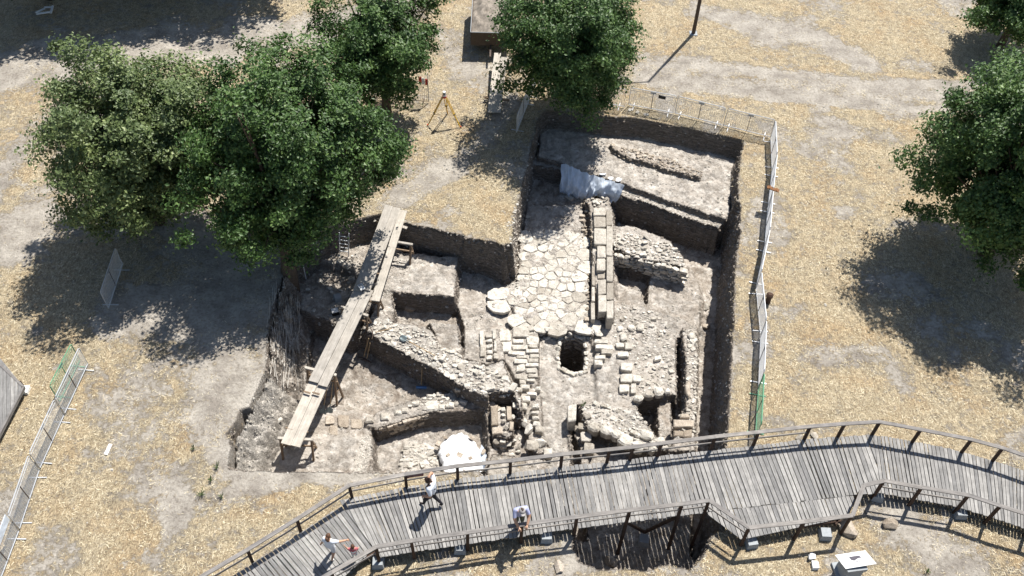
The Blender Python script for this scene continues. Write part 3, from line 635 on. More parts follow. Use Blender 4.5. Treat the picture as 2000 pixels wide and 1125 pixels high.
for u, v, a, b, c in [(1034,841,.52,.36,.42),(1026,824,.4,.34,.34),(1037,874,.62,.5,.55),(1055,868,.36,.5,.4),(1071,886,.42,.34,.3),(1046,890,.34,.36,.4),(1003,856,.26,.2,.2),(1014,862,.3,.2,.2),(1013,871,.24,.16,.16),(1063,888,.24,.3,.3),(1000,880,.3,.25,.2),(968,870,.2,.2,.2),(980,866,.16,.16,.14)]:
    p = P(u, v, -1.95); stone(t, rel(t, (p.x, p.y, hz(p.x, p.y) + c * .3)), a, b, c, random.random() * 3)
t = root('brick_sill', 'narrow channel kerb of two small stone rows at the room corner above the diagonal wall', 'kerb', [(935, 645), (975, 700)], -1.6)
blocks(t, [(941,660,9,28),(943,683,11,24),(966,652,7,22),(968,675,8,22),(955,655,14,8),(955,665,13,8),(956,675,12,8),(957,686,12,9),(957,697,11,9),(968,695,9,12)], -1.52, .25, 'stone', 'block', .02)
t = root('street_kerb_wall', 'stacked white blocks along the right edge of the street by the well', 'wall', [(1168, 646), (1178, 707)], -1.8)
blocks(t, [(1174,666,29,9),(1181,677,35,9),(1184,686,22,9),(1172,697,23,8),(1169,707,19,11)], -1.75, .42, 'stone', 'block', .025)
for u, v, a, b, r_ in [(1168,647,.38,.5,.3)]: stone(t, rel(t, (*P(u, v, -1.75)[:2], -1.82)), a, b, .3, r_)
t = root('stone_floor_edge', 'white squared slabs edging the rubble floor right of the street', 'floor', [(1220, 690), (1225, 757)], -1.85)
blocks(t, [(1211,673,17,11),(1228,675,18,13),(1217,691,24,12),(1223,715,24,17),(1224,737,25,18),(1244,738,18,13),(1220,757,22,17),(1238,758,12,20),(1284,698,15,9)], -1.8, .3, 'stone', 'slab', .025)
t = root('rubble_floor', 'spread of white rubble between the slab edge and the narrow east wall', 'floor', [(1240, 640), (1330, 760)], -1.9)
for u, v, a, b in [(1211,640,14,12),(1218,656,14,20),(1234,638,14,13),(1252,637,18,17)]: prism(ell_px(u, v, a, b, -1.82), -1.82, .2, M['stone'], 'stone', t, .04)
rubble(t, [(1200, 600), (1270, 590), (1310, 640), (1318, 700), (1312, 770), (1250, 770), (1235, 700), (1200, 670), (1198, 630)], -1.9, 230, .08, .22, lift=.08, tries=9000)
t = root('cellar_rim', 'big white boulders rimming the dark cellar hole near the walkway', 'boulders', [(1248, 774), (1304, 762)], -1.85)
for u, v, a, b in [(1248,775,20,15),(1267,769,22,15),(1288,762,22,20),(1304,762,14,12)]: prism(ell_px(u, v, a, b, -1.72), -1.72, .32, M['stone'], 'boulder', t, .07)
t = root('narrow_east_wall', 'narrow rubble wall running along the shaded foot of the east trench side', 'wall', [(1345, 640), (1350, 880)], -1.7)
prism(ell_px(1344, 760, 13, 33, -1.55, 9), -1.55, .35, M['brownstone'], 'boulder', t, .05); prism(ell_px(1352, 655, 16, 15, -1.58, 8), -1.58, .3, M['stone'], 'boulder', t, .04)
blocks(t, [(1336,826,40,17,-1.5),(1326,846,20,12),(1343,846,18,16),(1338,812,18,10)], -1.6, .3, 'brownstone', 'block', .04)
rubble(t, [(1334, 642), (1362, 645), (1362, 790), (1356, 850), (1318, 860), (1318, 830), (1342, 790), (1340, 700)], -1.7, 90, .1, .32, lift=.1)
t = root('white_diagonal_wall', 'thick white mortared wall slanting down to the walkway right of the street', 'wall', [(1140, 800), (1280, 880)], -1.7)
prism(rect_px(1118, 806, 17, 32, -1.45, .015), -1.45, .75, M['stone'], 'block', t, .03)
blocks(t, [(1139, 832, 20, 13, -1.95), (1145, 852, 22, 19, -2.0), (1150, 875, 22, 22, -2.05)], -2.0, .4, 'ashlar', 'block', .02)
for u, v, a, b in [(1160,832,26,20),(1185,838,30,18),(1204,846,26,18),(1222,858,34,24),(1246,868,30,20),(1262,848,34,20),(1290,862,18,20),(1275,874,18,14),(1247,848,16,10),(1305,866,14,12)]: prism(ell_px(u, v, a, b, -1.62, 9, .12, .35), -1.62 + random.uniform(-.04, .04), .4, M['stone'], 'boulder', t, .06, .03)
rubble(t, [(1128, 785), (1200, 790), (1245, 805), (1285, 850), (1315, 880), (1275, 884), (1230, 870), (1175, 835), (1140, 830)], -1.75, 120, .08, .26, lift=.1)
t = root('sunken_flagstones', 'tumbled flat grey flagstones by the white sheet', 'flagstones', [(800, 880), (850, 910)], -2.6)
rubble(t, [(788, 872), (835, 868), (862, 885), (880, 912), (780, 915)], -2.65, 60, .14, .34, lift=.02)
t = root('paving_slabs', 'flat beige floor slabs below the plank walkway', 'floor', [(650, 800), (690, 840)], -2.15)
blocks(t, [(651,840,18,20),(671,822,24,24),(645,820,18,18),(696,828,22,20)], -2.1, .12, 'brownstone', 'slab', .015)
t = root('street_edge_stones', 'ragged pale stones along the step below the paved road, by the well shaft', 'kerb', [(1060, 650), (1150, 650)], -1.85)
rubble(t, [(1052, 642), (1085, 645), (1150, 648), (1158, 660), (1120, 655), (1090, 662), (1056, 658)], -1.9, 26, .12, .32, lift=.1)
t = root('well_lining', 'rough stone lining around the top of the dark well shaft in the street', 'well', [(1118, 690)], -2.1)
wl = PA([(1096, 662), (1120, 655), (1141, 664), (1143, 700), (1141, 724), (1118, 728), (1094, 716), (1091, 690)], -2.1)
for i in range(8):
    a, b = Vector(wl[i]), Vector(wl[(i + 1) % 8])
    n_ = 3
    for k in range(n_):
        for lay in range(4):
            q = a + (b - a) * ((k + .5 * (lay % 2)) / n_); c_ = Vector(wl.mean(0)); q = q + (q - c_).normalized() * .06
            stone(t, rel(t, (q.x, q.y, -2.14 - lay * .22)), .26, .2, .24, math.atan2((b - a).y, (b - a).x), STONEB if lay else STONES, 'stone', .1)
t = root('ledge_rubble', 'scatter of rough stones on the shaded ledge beneath the largest tree', 'rubble', [(600, 520), (690, 640)], -1.3)
rubble(t, [(590, 500), (740, 470), (735, 560), (700, 640), (660, 640), (590, 600)], -1.25, 70, .08, .3, lift=.1)
t = root('terrace_edge_stones', 'line of pale crumbly stones along the step below the upper terrace', 'stones', [(1220, 375), (1400, 440)], -1.2)
rubble(t, [(1212, 368), (1300, 398), (1402, 436), (1404, 446), (1330, 422), (1215, 382)], -1.22, 110, .05, .14, lift=.1)
t = root('trench_rim_stones', 'white crumbling stones along the corner of the straw topped baulk beside the road', 'stones', [(1000, 460), (1015, 540)], -.6)
rubble(t, [(985, 470), (1010, 400), (1022, 410), (1016, 480), (1014, 545), (1004, 545), (1000, 500)], -.5, 90, .05, .16, lift=.15)
# scattered loose stones, each a thing
for k, (u, v, s, z0, lab) in enumerate([(803,603,.62,-2.3,'big dark angular boulder in the small shaded cell'), (1345,1,0,0,''), (1032,425,.3,-1.9,'bluish stone in the shade at the head of the road'), (1072,408,.22,-1.9,'small round stone in the deep shade north of the road'),
        (1655,1034,.75,0,'big weathered boulder under the inner corner of the walkway'), (1738,1026,.6,0,'grey rock beside the walkway left of the footing'), (1092,1108,.5,0,'long pale rock in the straw below the walkway'), (545,822,.3,-2,'round brown stone in the soil beside the plank walkway'),
        (219,919,.14,0,'small pinkish stone in the straw left of the dig'), (1612,596,.16,0,'small white stone on the straw right of the barriers'), (40,762,0,0,''), (1112,388,.4,-1.9,'pale block below the hanging tarpaulin'), (1378,640,.55,-2.8,'big rock in the shadow at the foot of the east trench side'), (1380,600,.45,-2.8,'smaller rock against the foot of the east trench side'),
        (1195,1100,.6,-2,'pale boulder lying in the dark pit below the walkway'), (1560,855,.3,0,'white chunk of stone at the walkway edge near the green barrier'), (1590,852,.36,0,'larger flat white stone at the walkway edge right of the green barrier'), (1230,215,.25,0,'pale stone at the trench corner below the tree'), (1245,220,.3,0,'second pale stone at the trench corner below the tree'), (1262,224,.28,0,'outermost pale stone of three at the upper trench corner')]):
    if not lab: continue
    p = G(u, v, z0); o = stone(None, (p.x, p.y, p.z + s * .12), s, s * .75, s * .6, random.random() * 3, ROUND if s >= .5 else STONES, 'loose_stone', .15); tag(o, lab, 'stone')
# ------------------------------------------------------------------ boardwalk
DZ = .45
def pl(pts, z=DZ): return [Vector(q) for q in PA(pts, z)]
def clip_convex(poly, conv):
    c = sum(conv, Vector((0, 0))) / len(conv)
    for i in range(len(conv)):
        a, b = conv[i], conv[(i + 1) % len(conv)]; n = Vector((b.y - a.y, a.x - b.x)).normalized()
        if (c - a).dot(n) > 0: n = -n
        poly = clip_half(poly, n, a.dot(n))
        if len(poly) < 3: return []
    return poly
def lerp_poly(P_, t):
    L = [(P_[i + 1] - P_[i]).length for i in range(len(P_) - 1)]; s = t * sum(L)
    for i, l in enumerate(L):
        if s <= l or i == len(L) - 1: return P_[i] + (P_[i + 1] - P_[i]) * (s / l)
        s -= l
def seg_lerp(N_, S_, t):
    n = len(N_) - 1; k = min(int(t), n - 1); f = t - k
    return N_[k] + (N_[k + 1] - N_[k]) * f, S_[k] + (S_[k + 1] - S_[k]) * f
tb = thing('boardwalk', 'long weathered grey plank walkway with dark posts and wooden railings crossing below the dig', 'walkway', tuple(P(1200, 980, 0)))
def flat(poly, ztop, th, mat, name, parent):
    o0 = parent.location; n = len(poly); vs = [(p.x - o0.x, p.y - o0.y, ztop - o0.z) for p in poly] + [(p.x - o0.x, p.y - o0.y, ztop - th - o0.z) for p in poly]
    A = sum(poly[i].x * poly[(i + 1) % n].y - poly[(i + 1) % n].x * poly[i].y for i in range(n))
    if A < 0: poly = poly[::-1]; vs = vs[:n][::-1] + vs[n:][::-1]
    fs = [tuple(range(n)), tuple(reversed(range(n, 2 * n)))] + [(i, n + i, n + (i + 1) % n, (i + 1) % n) for i in range(n)]
    # object axis turned along the plank so the grain runs with it
    e = max(((poly[(i + 1) % n] - poly[i]) for i in range(n)), key=lambda q: q.length); a = math.atan2(e.y, e.x) - math.pi / 2
    c = sum(poly, Vector((0, 0))) / n; Mi = Matrix.Rotation(-a, 3, 'Z'); cc = Vector((c.x - o0.x, c.y - o0.y, 0))
    vs = [Mi @ (Vector(v) - cc) for v in vs]
    o = mesh_obj(name, vs, fs, mat, parent); o.location = cc; o.rotation_euler = (0, 0, a); return o
def planks(conv, Ns, Ss, counts, name='plank', zt=DZ, par=None):
    conv = pl(conv); Nw = pl(Ns); Sw = pl(Ss); tcur = 0; n = len(Nw) - 1; edges = []
    for k in range(n):
        c = counts[k]; edges += [k + i / c for i in range(c)]
    edges.append(n)
    for a, b in zip(edges[:-1], edges[1:]):
        n0, s0 = seg_lerp(Nw, Sw, a); n1, s1 = seg_lerp(Nw, Sw, b); w0 = (n1 - n0); w1 = (s1 - s0)
        g0 = random.uniform(.09, .17) if random.random() < .85 else .26
        g = .5 * g0; n0 = n0 + w0 * g; n1 = n1 - w0 * g; s0 = s0 + w1 * g * random.uniform(.8, 1.3); s1 = s1 - w1 * g * random.uniform(.8, 1.3)
        ex = (n0 - s0).normalized(); j = random.uniform(-.02, .03); n0 = n0 + ex * j; n1 = n1 + ex * j; j = random.uniform(-.03, .02); s0 = s0 + ex * j; s1 = s1 + ex * j
        poly = clip_convex([n0, n1, s1, s0], conv)
        if len(poly) < 3: continue
        ar = abs(sum(poly[i].x * poly[(i + 1) % len(poly)].y - poly[(i + 1) % len(poly)].x * poly[i].y for i in range(len(poly)))) / 2
        if ar < .01: continue
        flat(poly, zt + random.uniform(-.006, .006), .04, M['deck'], name, par or tb)
# left leg, middle run, wide bay, lower row of the bay, right run
planks([(440, 1134), (667, 986.5), (730, 1073), (737.5, 1090), (620, 1175), (500, 1260)], [(395, 1163), (531, 1076), (667, 988)], [(480, 1290), (618, 1178), (729, 1072)], [17, 17])
planks([(667.8, 987), (687, 971.5), (794, 950), (894, 933), (997, 923), (1096, 911), (1290, 889), (1400, 877), (1480, 868), (1571, 857), (1706, 847.5), (1719.5, 944), (1691, 960), (1675, 966), (1415, 995), (1378, 1000), (1125, 1031), (900, 1062), (785.6, 1079), (739, 1090)],
       [(600, 992), (690, 972), (794, 951), (894, 935), (997, 925), (1096, 912), (1290, 891), (1400, 879), (1480, 870), (1571, 858), (1640, 853), (1760, 843)],
       [(672, 1108), (743, 1090), (829, 1075), (922, 1060), (1019, 1047), (1119, 1033), (1323, 1010), (1440, 994), (1524, 985), (1614, 975), (1682, 968), (1802, 958)], [10, 12, 12, 12, 12, 23, 13, 10, 11, 8, 14]) if False else None
def convex_run(N_, S_, cN, cS, counts, seamL=None, seamR=None):
    """planks whose outline is the quad itself, cut back by the mitre seams only"""
    Nw, Sw = pl(N_), pl(S_); edges = []
    for k in range(len(Nw) - 1): edges += [k + i / counts[k] for i in range(counts[k])]
    edges.append(len(Nw) - 1)
    for a, b in zip(edges[:-1], edges[1:]):
        n0, s0 = seg_lerp(Nw, Sw, a); n1, s1 = seg_lerp(Nw, Sw, b); w0, w1 = n1 - n0, s1 - s0
        g = .5 * (random.uniform(.10, .19) if random.random() < .85 else .3); n0 = n0 + w0 * g; n1 = n1 - w0 * g; s0 = s0 + w1 * g * random.uniform(.7, 1.4); s1 = s1 - w1 * g * random.uniform(.7, 1.4)
        ex = (n0 - s0).normalized(); j = random.uniform(-.01, .03); n0 = n0 + ex * j; n1 = n1 + ex * j; j = random.uniform(-.03, .01); s0 = s0 + ex * j; s1 = s1 + ex * j
        poly = [n0, n1, s1, s0]
        for seam, inside in ((seamL, cN), (seamR, cS)):
            if seam:
                p, q = pl(seam); n = Vector((q.y - p.y, p.x - q.x)).normalized(); i_ = pl([inside])[0]
                if (i_ - p).dot(n) > 0: n = -n
                poly = clip_half(poly, n, p.dot(n) - .008)
        if len(poly) < 3: continue
        m = poly
        ar = abs(sum(m[i].x * m[(i + 1) % len(m)].y - m[(i + 1) % len(m)].x * m[i].y for i in range(len(m)))) / 2
        if ar < .012: continue
        if len(m) == 4 and ar > .35 and random.random() < .22:      # some planks are two lengths butted
            f = random.uniform(.35, .6); a_ = n0 + (s0 - n0) * f; b_ = n1 + (s1 - n1) * f; e_ = (s0 - n0).normalized() * .006
            flat([n0, n1, b_ - e_, a_ - e_], DZ + random.uniform(-.004, .004), .04, M['deck'], 'plank', tb); flat([a_ + e_, b_ + e_, s1, s0], DZ + random.uniform(-.004, .004), .04, M['deck'], 'plank', tb)
        else: flat(m, DZ + random.uniform(-.006, .006), .04, M['deck'], 'plank', tb)
BN = [(600, 990), (690, 972), (794, 951), (894, 935), (997, 925), (1096, 912), (1290, 891), (1400, 879), (1480, 870), (1571, 858), (1640, 853), (1700, 849.5), (1790, 842)]
BS = [(672, 1102), (745, 1088), (829, 1074), (916, 1061), (1019, 1047), (1119, 1032), (1319, 1008), (1440, 992), (1524, 983), (1614, 973), (1675, 966), (1742, 960), (1830, 950)]
# split wide bay: the run above ends on the long seam
convex_run(BN, BS, (1000, 980), (1000, 980), [10, 12, 12, 12, 12, 23, 13, 9, 11, 8, 7, 11], [(667, 988), (729, 1070)], [(1705, 849), (1719, 944)])
planks([(1378, 1001), (1415, 996), (1675, 967), (1666, 985), (1644, 1029), (1462, 1051), (1448, 1054)], [(1330, 1005), (1415, 996), (1675, 967), (1720, 962)], [(1352, 1068), (1437, 1058), (1697, 1024), (1742, 1019)], [10, 32, 5])
convex_run([(1660, 847), (1705, 850), (1757, 857), (1850, 875.5), (1938, 899), (2000, 919), (2110, 960)], [(1672, 957), (1720, 963), (1778, 972), (1868, 989), (1950, 1014), (2000, 1031), (2120, 1072)], (1850, 920), (1850, 920), [6, 7, 12, 11, 8, 14], [(1705, 849), (1719, 944)], None)
convex_run([(1671, 969), (1719.5, 945)], [(1666, 981), (1724, 963)], (0, 0), (0, 0), [6]) if False else None
# rails, posts, beams, footings
NP = [(400, 1152), (493, 1097), (587, 1038), (688, 972), (794, 951), (894, 935), (996.5, 924.5), (1095, 912), (1185, 903), (1230, 898), (1284, 891), (1388, 878), (1472, 869), (1571, 858), (1636, 853), (1703, 849), (1781, 864), (1878, 883), (1939, 900), (2012, 925), (2080, 948)]
SP = [(560, 1196), (655, 1140), (739, 1091), (808, 1079), (913, 1063), (1018, 1048), (1123, 1033), (1223, 1020), (1325, 1008), (1376, 1001), (1452, 1054), (1557, 1042), (1650, 1030), (1672, 972), (1711, 963), (1783, 976), (1872, 991), (1932, 1011), (2010, 1036), (2090, 1064)]
def railing(pts, mids, railz=DZ + .85):
    W = [P(u, v, DZ) for u, v in pts]; o0 = tb.location
    cen = P(1200, 960, DZ)
    for i, p in enumerate(W):
        a = W[max(i - 1, 0)]; b = W[min(i + 1, len(W) - 1)]; d = (b - a).normalized(); ang = math.atan2(d.y, d.x)
        m = MB(); g = hz(p.x, p.y); m.box((0, 0, (railz - .02 + g - .05) / 2), (.10, .075, railz - .02 - g + .05), 0)
        o = m.build('post', M['post'], tb); o.location = (p.x - o0.x, p.y - o0.y, -o0.z); o.rotation_euler = (random.gauss(0, .012), random.gauss(0, .012), ang)
    i = 0
    for a, b in zip(W[:-1], W[1:]):
        for nm, z, ww, hh, dz in (('handrail', railz, .135, .04, 0),) + ((('mid_rail', DZ + .46, .03, .07, 0),) if mids(i) else ()):
            A = Vector((a.x, a.y, z)); B = Vector((b.x, b.y, z + random.uniform(-.01, .01))); d = B - A; L = d.length
            m = MB(); m.box((0, 0, 0), (ww, L + (.012 if nm == 'handrail' else -.1), hh)); o = m.build(nm, M['rail'], tb)
            o.location = (A + B) / 2 - o0; o.rotation_euler = (0, 0, math.atan2(d.y, d.x) - math.pi / 2)
        i += 1
    return W
WN = railing(NP, lambda i: i <= 12); WS = railing(SP, lambda i: i <= 9 or 14 <= i <= 15)
for W, s_ in ((WN, -1), (WS, 1)):
    for a, b in zip(W[:-1], W[1:]):
        e_ = (b - a).normalized(); e_ = Vector((-e_.y, e_.x, 0)) * .28 * s_; a = a + e_; b = b + e_
        m = MB(); m.bar(Vector((a.x, a.y, DZ - .13)) - tb.location, Vector((b.x, b.y, DZ - .13)) - tb.location, .06, .14); m.build('beam', M['post'], tb)
for i in range(0, 14):
    a = WN[i]; b = min(WS, key=lambda q: (q - a).length); d = b - a
    m = MB(); m.bar(Vector((a.x, a.y, DZ - .12)) - tb.location + d * .04, Vector((b.x, b.y, DZ - .12)) - tb.location - d * .04, .06, .12); m.build('joist', M['post'], tb)
for u, v in [(739, 1101), (899, 1073), (1067, 1051), (1257, 1058), (1466, 1062), (1610, 1046), (1712, 971), (1873, 1005)]:
    p = G(u, v, 0); m = MB(); hh = .26
    for k, (s, z) in enumerate(((.40, 0), (.33, 1))): pass
    vs = [(x * .21, y * .21, -.1) for x, y in ((-1, -1), (1, -1), (1, 1), (-1, 1))] + [(x * .16, y * .16, hh) for x, y in ((-1, -1), (1, -1), (1, 1), (-1, 1))]
    m.add(vs, [(3, 2, 1, 0), (4, 5, 6, 7), (0, 1, 5, 4), (1, 2, 6, 5), (2, 3, 7, 6), (3, 0, 4, 7)]); o = m.build('footing', M['concrete'], tb); o.location = Vector((p.x, p.y, p.z)) - tb.location; o.rotation_euler = (0, 0, random.uniform(-.3, .3))
q = G(1257, 1052, -1); q = Vector((q.x, q.y + .1, q.z + .3))
for e in [(1223, 1020), (1325, 1008)]:
    m = MB(); m.bar(q - tb.location, P(*e, DZ - .1) - tb.location, .09, .09); m.build('brace', M['post'], tb)
# warning board on the north railing
a, b = P(791, 930, 1.0), P(827, 925, 1.0); ts = thing('railing_sign', 'dark red board with faded pale lines fixed to the upper walkway railing', 'sign', tuple(a))
m = MB(); m.bar(Vector((0, 0, 0)), b - a, .02, .26); m.build('board', simple('dark red board', (.30, .07, .07), .5, .2), ts)
m = MB()
for k in range(3): m.bar(Vector((.03, -.02, .06 - k * .06)), (b - a) * .95 + Vector((0, -.02, .06 - k * .06)), .006, .012)
m.build('faded_lines', simple('faded pale paint', (.5, .42, .4), .6, .1), ts)
# fragment of a second walkway at the left
t2 = thing('boardwalk', 'corner of a second grey plank walkway cut by the left edge of the photo', 'walkway', tuple(P(10, 780, 0)))
tb_, tb = tb, t2
c2 = [(-60, 655), (0, 699), (47, 757), (0, 845), (-70, 960)]
DZ0 = DZ
planks(c2, [(-140, 760), (-20, 640), (60, 700)], [(-150, 960), (-30, 960), (70, 850)], [14, 12], par=t2)
tb = tb_
for A_, B_ in (((-40, 675), (47, 757)), ((47, 757), (-10, 868))):
    a, b = P(*A_, .4), P(*B_, .4); m = MB(); m.bar(a - t2.location, b - t2.location, .08, .14); m.build('edge_beam', M['rail'], t2)
    a, b = P(*A_, 1.3), P(*B_, 1.3); 
m = MB(); p = P(47, 760, 0); m.box((0, 0, .2), (.1, .1, .5)); o = m.build('post', M['post'], t2); o.location = p - t2.location
m = MB(); m.box((0, 0, .1), (.36, .3, .16)); o = m.build('footing', M['white'], t2); o.location = Vector((*P(49, 765, 0)[:2], 0)) - t2.location

# ------------------------------------------------------------------ wire barriers
def barrier(p0, p1, label, mat='galv', H=1.1, feet=True, wires=True, group='wire barrier panels around the dig', lean=0., sheet=0):
    p0 = Vector((p0[0], p0[1], hz(p0[0], p0[1]))); p1 = Vector((p1[0], p1[1], hz(p1[0], p1[1]))); d = p1 - p0; L = math.hypot(d.x, d.y); ang = math.atan2(d.y, d.x)
    t = thing('barrier_panel', label, 'barrier', p0, ang, group); t.rotation_euler = (lean, -math.atan2(d.z, L), ang)
    mt = M[mat]; r = .02; g = .1; e = .04
    m = MB(); m.tube([(e, 0, g), (e, 0, H - .06), (e + .06, 0, H), (L - e - .06, 0, H), (L - e, 0, H - .06), (L - e, 0, g), (e, 0, g)], r, 6); m.build('frame', mt, t)
    m = MB(); m.tube([(e, 0, H - .13), (L - e, 0, H - .13)], .011, 5); m.build('top_bar', mt, t)
    m = MB(); m.bar((L / 2, 0, g), (L / 2, 0, H - .13), .025); m.build('middle_bar', M['rust'] if mat == 'galv' else mt, t)
    m = MB(); m.box((L / 2, .012, H - .09), (.26, .012, .09)); m.build('name_plate', M['concrete'], t)
    if wires:
        m = MB(); ww = .0045
        sp_ = .052 if mat == 'galv' else .11
        for k in range(1, int((H - g) / sp_)):
            z = g + k * sp_; m.add([(e, -.004, z - ww), (L - e, -.004, z - ww), (L - e, -.004, z + ww), (e, -.004, z + ww), (e, .004, z), (L - e, .004, z)], [(0, 1, 2, 3), (0, 4, 5, 1), (3, 2, 5, 4)])
        for k in range(1, int(L / .1)):
            x = e + k * .1; m.add([(x - ww, -.003, g), (x + ww, -.003, g), (x + ww, -.003, H - .13), (x - ww, -.003, H - .13), (x, .006, g), (x, .006, H - .13)], [(0, 1, 2, 3), (0, 3, 5, 4), (1, 4, 5, 2)])
        m.build('wire_mesh', mt, t)
    if feet:
        for x in (.28, L - .28):
            m = MB(); m.bar((x, -.30, .02), (x, .30, .02), .035, .03); m.bar((x, 0, .02), (x, 0, g), .03); m.build('foot', mt, t)
    return t
TOPS = [(1231, 172), (1323, 189), (1419, 213), (1515, 235), (1518, 301), (1510, 372), (1504, 448), (1487, 531), (1497, 625), (1493, 727), (1488, 826)]
labs = ['barrier panel at the upper trench edge nearest the tree, with a small dark plate', 'second barrier panel from the tree along the upper trench edge', 'third barrier panel from the tree along the upper trench edge, ending at the corner', 'topmost barrier panel of the right hand row, starting at the corner', 'right hand barrier panel just above the brown wooden board',
        'right hand barrier panel just below the brown wooden board', 'right hand barrier panel overlapping the bend level with the paved road', 'right hand barrier panel beside the dark wooden stump', 'right hand barrier panel below the stump', 'green barrier panel at the lower end of the right hand row, next to the walkway']
for (a, b), lb in zip(zip(TOPS[:-1], TOPS[1:]), labs):
    A_, B_ = P(*a, 1.1), P(*b, 1.1); g_ = 'green' in lb; barrier(A_, B_, lb, 'green' if g_ else 'galv')
barrier(P(1126, 160, 1.05), P(1225, 178, 1.05), 'barrier panel at the upper trench edge half under the tree', 'galv')
# left row, from near the top down to the lower left corner of the photo
LB = [(175, 713), (128, 813), (80, 920), (40, 1038), (-6, 1160)]
ll = ['left hand barrier panel with a green one behind it', 'second barrier panel of the left hand row counted from its upper end', 'third barrier panel of the left hand row counted from its upper end', 'lowest left hand barrier panel, cut by the photo corner, pale sheet on it']
for (a, b), lb in zip(zip(LB[:-1], LB[1:]), ll): barrier(P(*b), P(*a), lb, group='wire barrier panels left of the dig')
barrier(P(118, 790), P(160, 706), 'green barrier panel tucked behind the upper end of the left hand row', 'green', group='wire barrier panels left of the dig')
barrier(P(214, 609), P(243, 521), 'single tilted barrier panel standing in the tree shade left of the trunk', group='wire barrier panels left of the dig')
barrier(P(1008, 263), P(1034, 196), 'barrier panel seen nearly edge on in the shade left of the trench', group='wire barrier panels under the trees')
barrier(P(1034, 195), P(1058, 130), 'barrier panel seen nearly edge on, half hidden under the middle right tree', group='wire barrier panels under the trees')
barrier(P(783, 197), P(838, 200), 'dark barrier panel with red and white tape under the upper middle tree', 'rust', group='wire barrier panels under the trees', H=1.25)
barrier(P(712, 193), P(781, 197), 'dark barrier panel deeper under the upper middle tree', 'rust', group='wire barrier panels under the trees', H=1.25)
def signboard(name, label, p, w_, h_, mat, rz=0, cat='sign', th=.03, tiltx=0.):
    m = MB(); m.box((0, 0, 0), (w_, th, h_)); o = m.build(name, mat); o.location = p; o.rotation_euler = (tiltx, 0, rz); tag(o, label, cat); return o
signboard('small_plate', 'small dark plate hung on the upper barrier', P(1293, 189, .95) + Vector((0, -.05, 0)), .34, .16, M['black'], -.3)
tw = thing('slatted_board', 'brown wooden slatted board lying across the right hand barrier top', 'board', P(1510, 369, 1.15)); tw.rotation_euler = (1.2, .1, -.35)
for k in range(4): m = MB(); m.box((0, 0, .13 - k * .085), (.52, .03, .075)); m.build('slat', M['brownsign'], tw)
m = MB(); m.box((-.15, .03, 0), (.05, .03, .34)); m.box((.15, .03, 0), (.05, .03, .34)); m.build('batten', M['brownsign'], tw)
tf = thing('tape_marker', 'pole with red and white tape at the corner of the dark barrier under the tree', 'marker', P(838, 200, 0))
m = MB(); m.tube([(0, 0, 0), (0, 0, 1.75)], .018); m.build('pole', M['galv'], tf)
for k, (c, x) in enumerate((('red', -.06), ('white', -.22), ('red', -.36))):
    m = MB(); m.box((x, 0, 1.2 + .05 * k), (.14, .02, .34)); m.build('tape', M[c], tf)
ms = thing('sheet', 'pale sheet hung on the lowest left hand barrier', 'sheet', P(10, 1040, 0)); a_, b_ = P(2, 1010, 1.13), P(20, 1040, .6)
m = MB(); m.bar(P(14, 1010, 1.14) - ms.location, P(-20, 1100, 1.14) - ms.location, .03, .35); m.build('cloth', M['tarp'], ms)

# dark wooden stump right of the barriers
ts = thing('wooden_bollard', 'dark wooden stump with a knob top right of the barriers', 'bollard', G(1499, 590))
m = MB(); m.tube([(0, 0, 0), (0, 0, .35)], [.12, .1], 8); m.build('stump', M['post'], ts); m = MB(); m.tube([(0, 0, .35), (0, 0, .45), (0, 0, .52)], [.14, .15, .08], 8); m.build('knob', M['post'], ts)

# ------------------------------------------------------------------ scaffold boards and trestles
def board(u0, v0, z0, u1, v1, z1, wd, label, th=.05, mat='board'):
    a, b = P(u0, v0, z0), P(u1, v1, z1); d = b - a; m = MB(); L = d.length; m.box((0, 0, 0), (wd, L, th)); o = m.build('scaffold_board', M[mat]); y = d.normalized(); x = y.cross(Vector((0, 0, 1))).normalized(); z = x.cross(y)
    o.matrix_world = Matrix.Translation((a + b) / 2) @ Matrix((x, y, z)).transposed().to_4x4(); tag(o, label, 'plank', 'boards of the plank walkway into the dig')
board(760, 402, .08, 698, 568, -.18, .345, 'left of the three upper walkway boards, dappled by leaf shadows')
board(775, 406, .08, 715, 567, -.18, .34, 'middle one of the three upper walkway boards')
board(788, 411, .08, 733, 588, -.2, .33, 'right of the three upper walkway boards')
board(703, 562, -.24, 612, 746, -.53, .385, 'left board of the middle pair in the plank walkway')
board(721, 566, -.24, 630, 754, -.53, .375, 'right board of the middle pair in the plank walkway')
board(618, 735, -.62, 558, 868, -.86, .365, 'left board of the lowest pair, ending on the front trestle')
board(636, 741, -.62, 577, 872, -.86, .36, 'right board of the lowest pair, ending on the front trestle')
for k, (u0, v0, u1, v1, z, lb) in enumerate([(593, 764, 606, 768, -.55, 'small left cleat above the front pair of boards'), (610, 766, 624, 770, -.55, 'small right cleat above the front pair of boards'), (558, 835, 573, 839, -.80, 'left cleat near the foot of the walkway boards'), (579, 838, 602, 844, -.80, 'right cleat near the foot of the walkway boards'), (736, 534, 748, 536, -.12, 'thin stick lying across the upper walkway boards')]):
    m = MB(); m.bar(P(u0, v0, z), P(u1, v1, z), .06, .03); tag(m.build('cleat', M['oldwood']), lb, 'cleat')
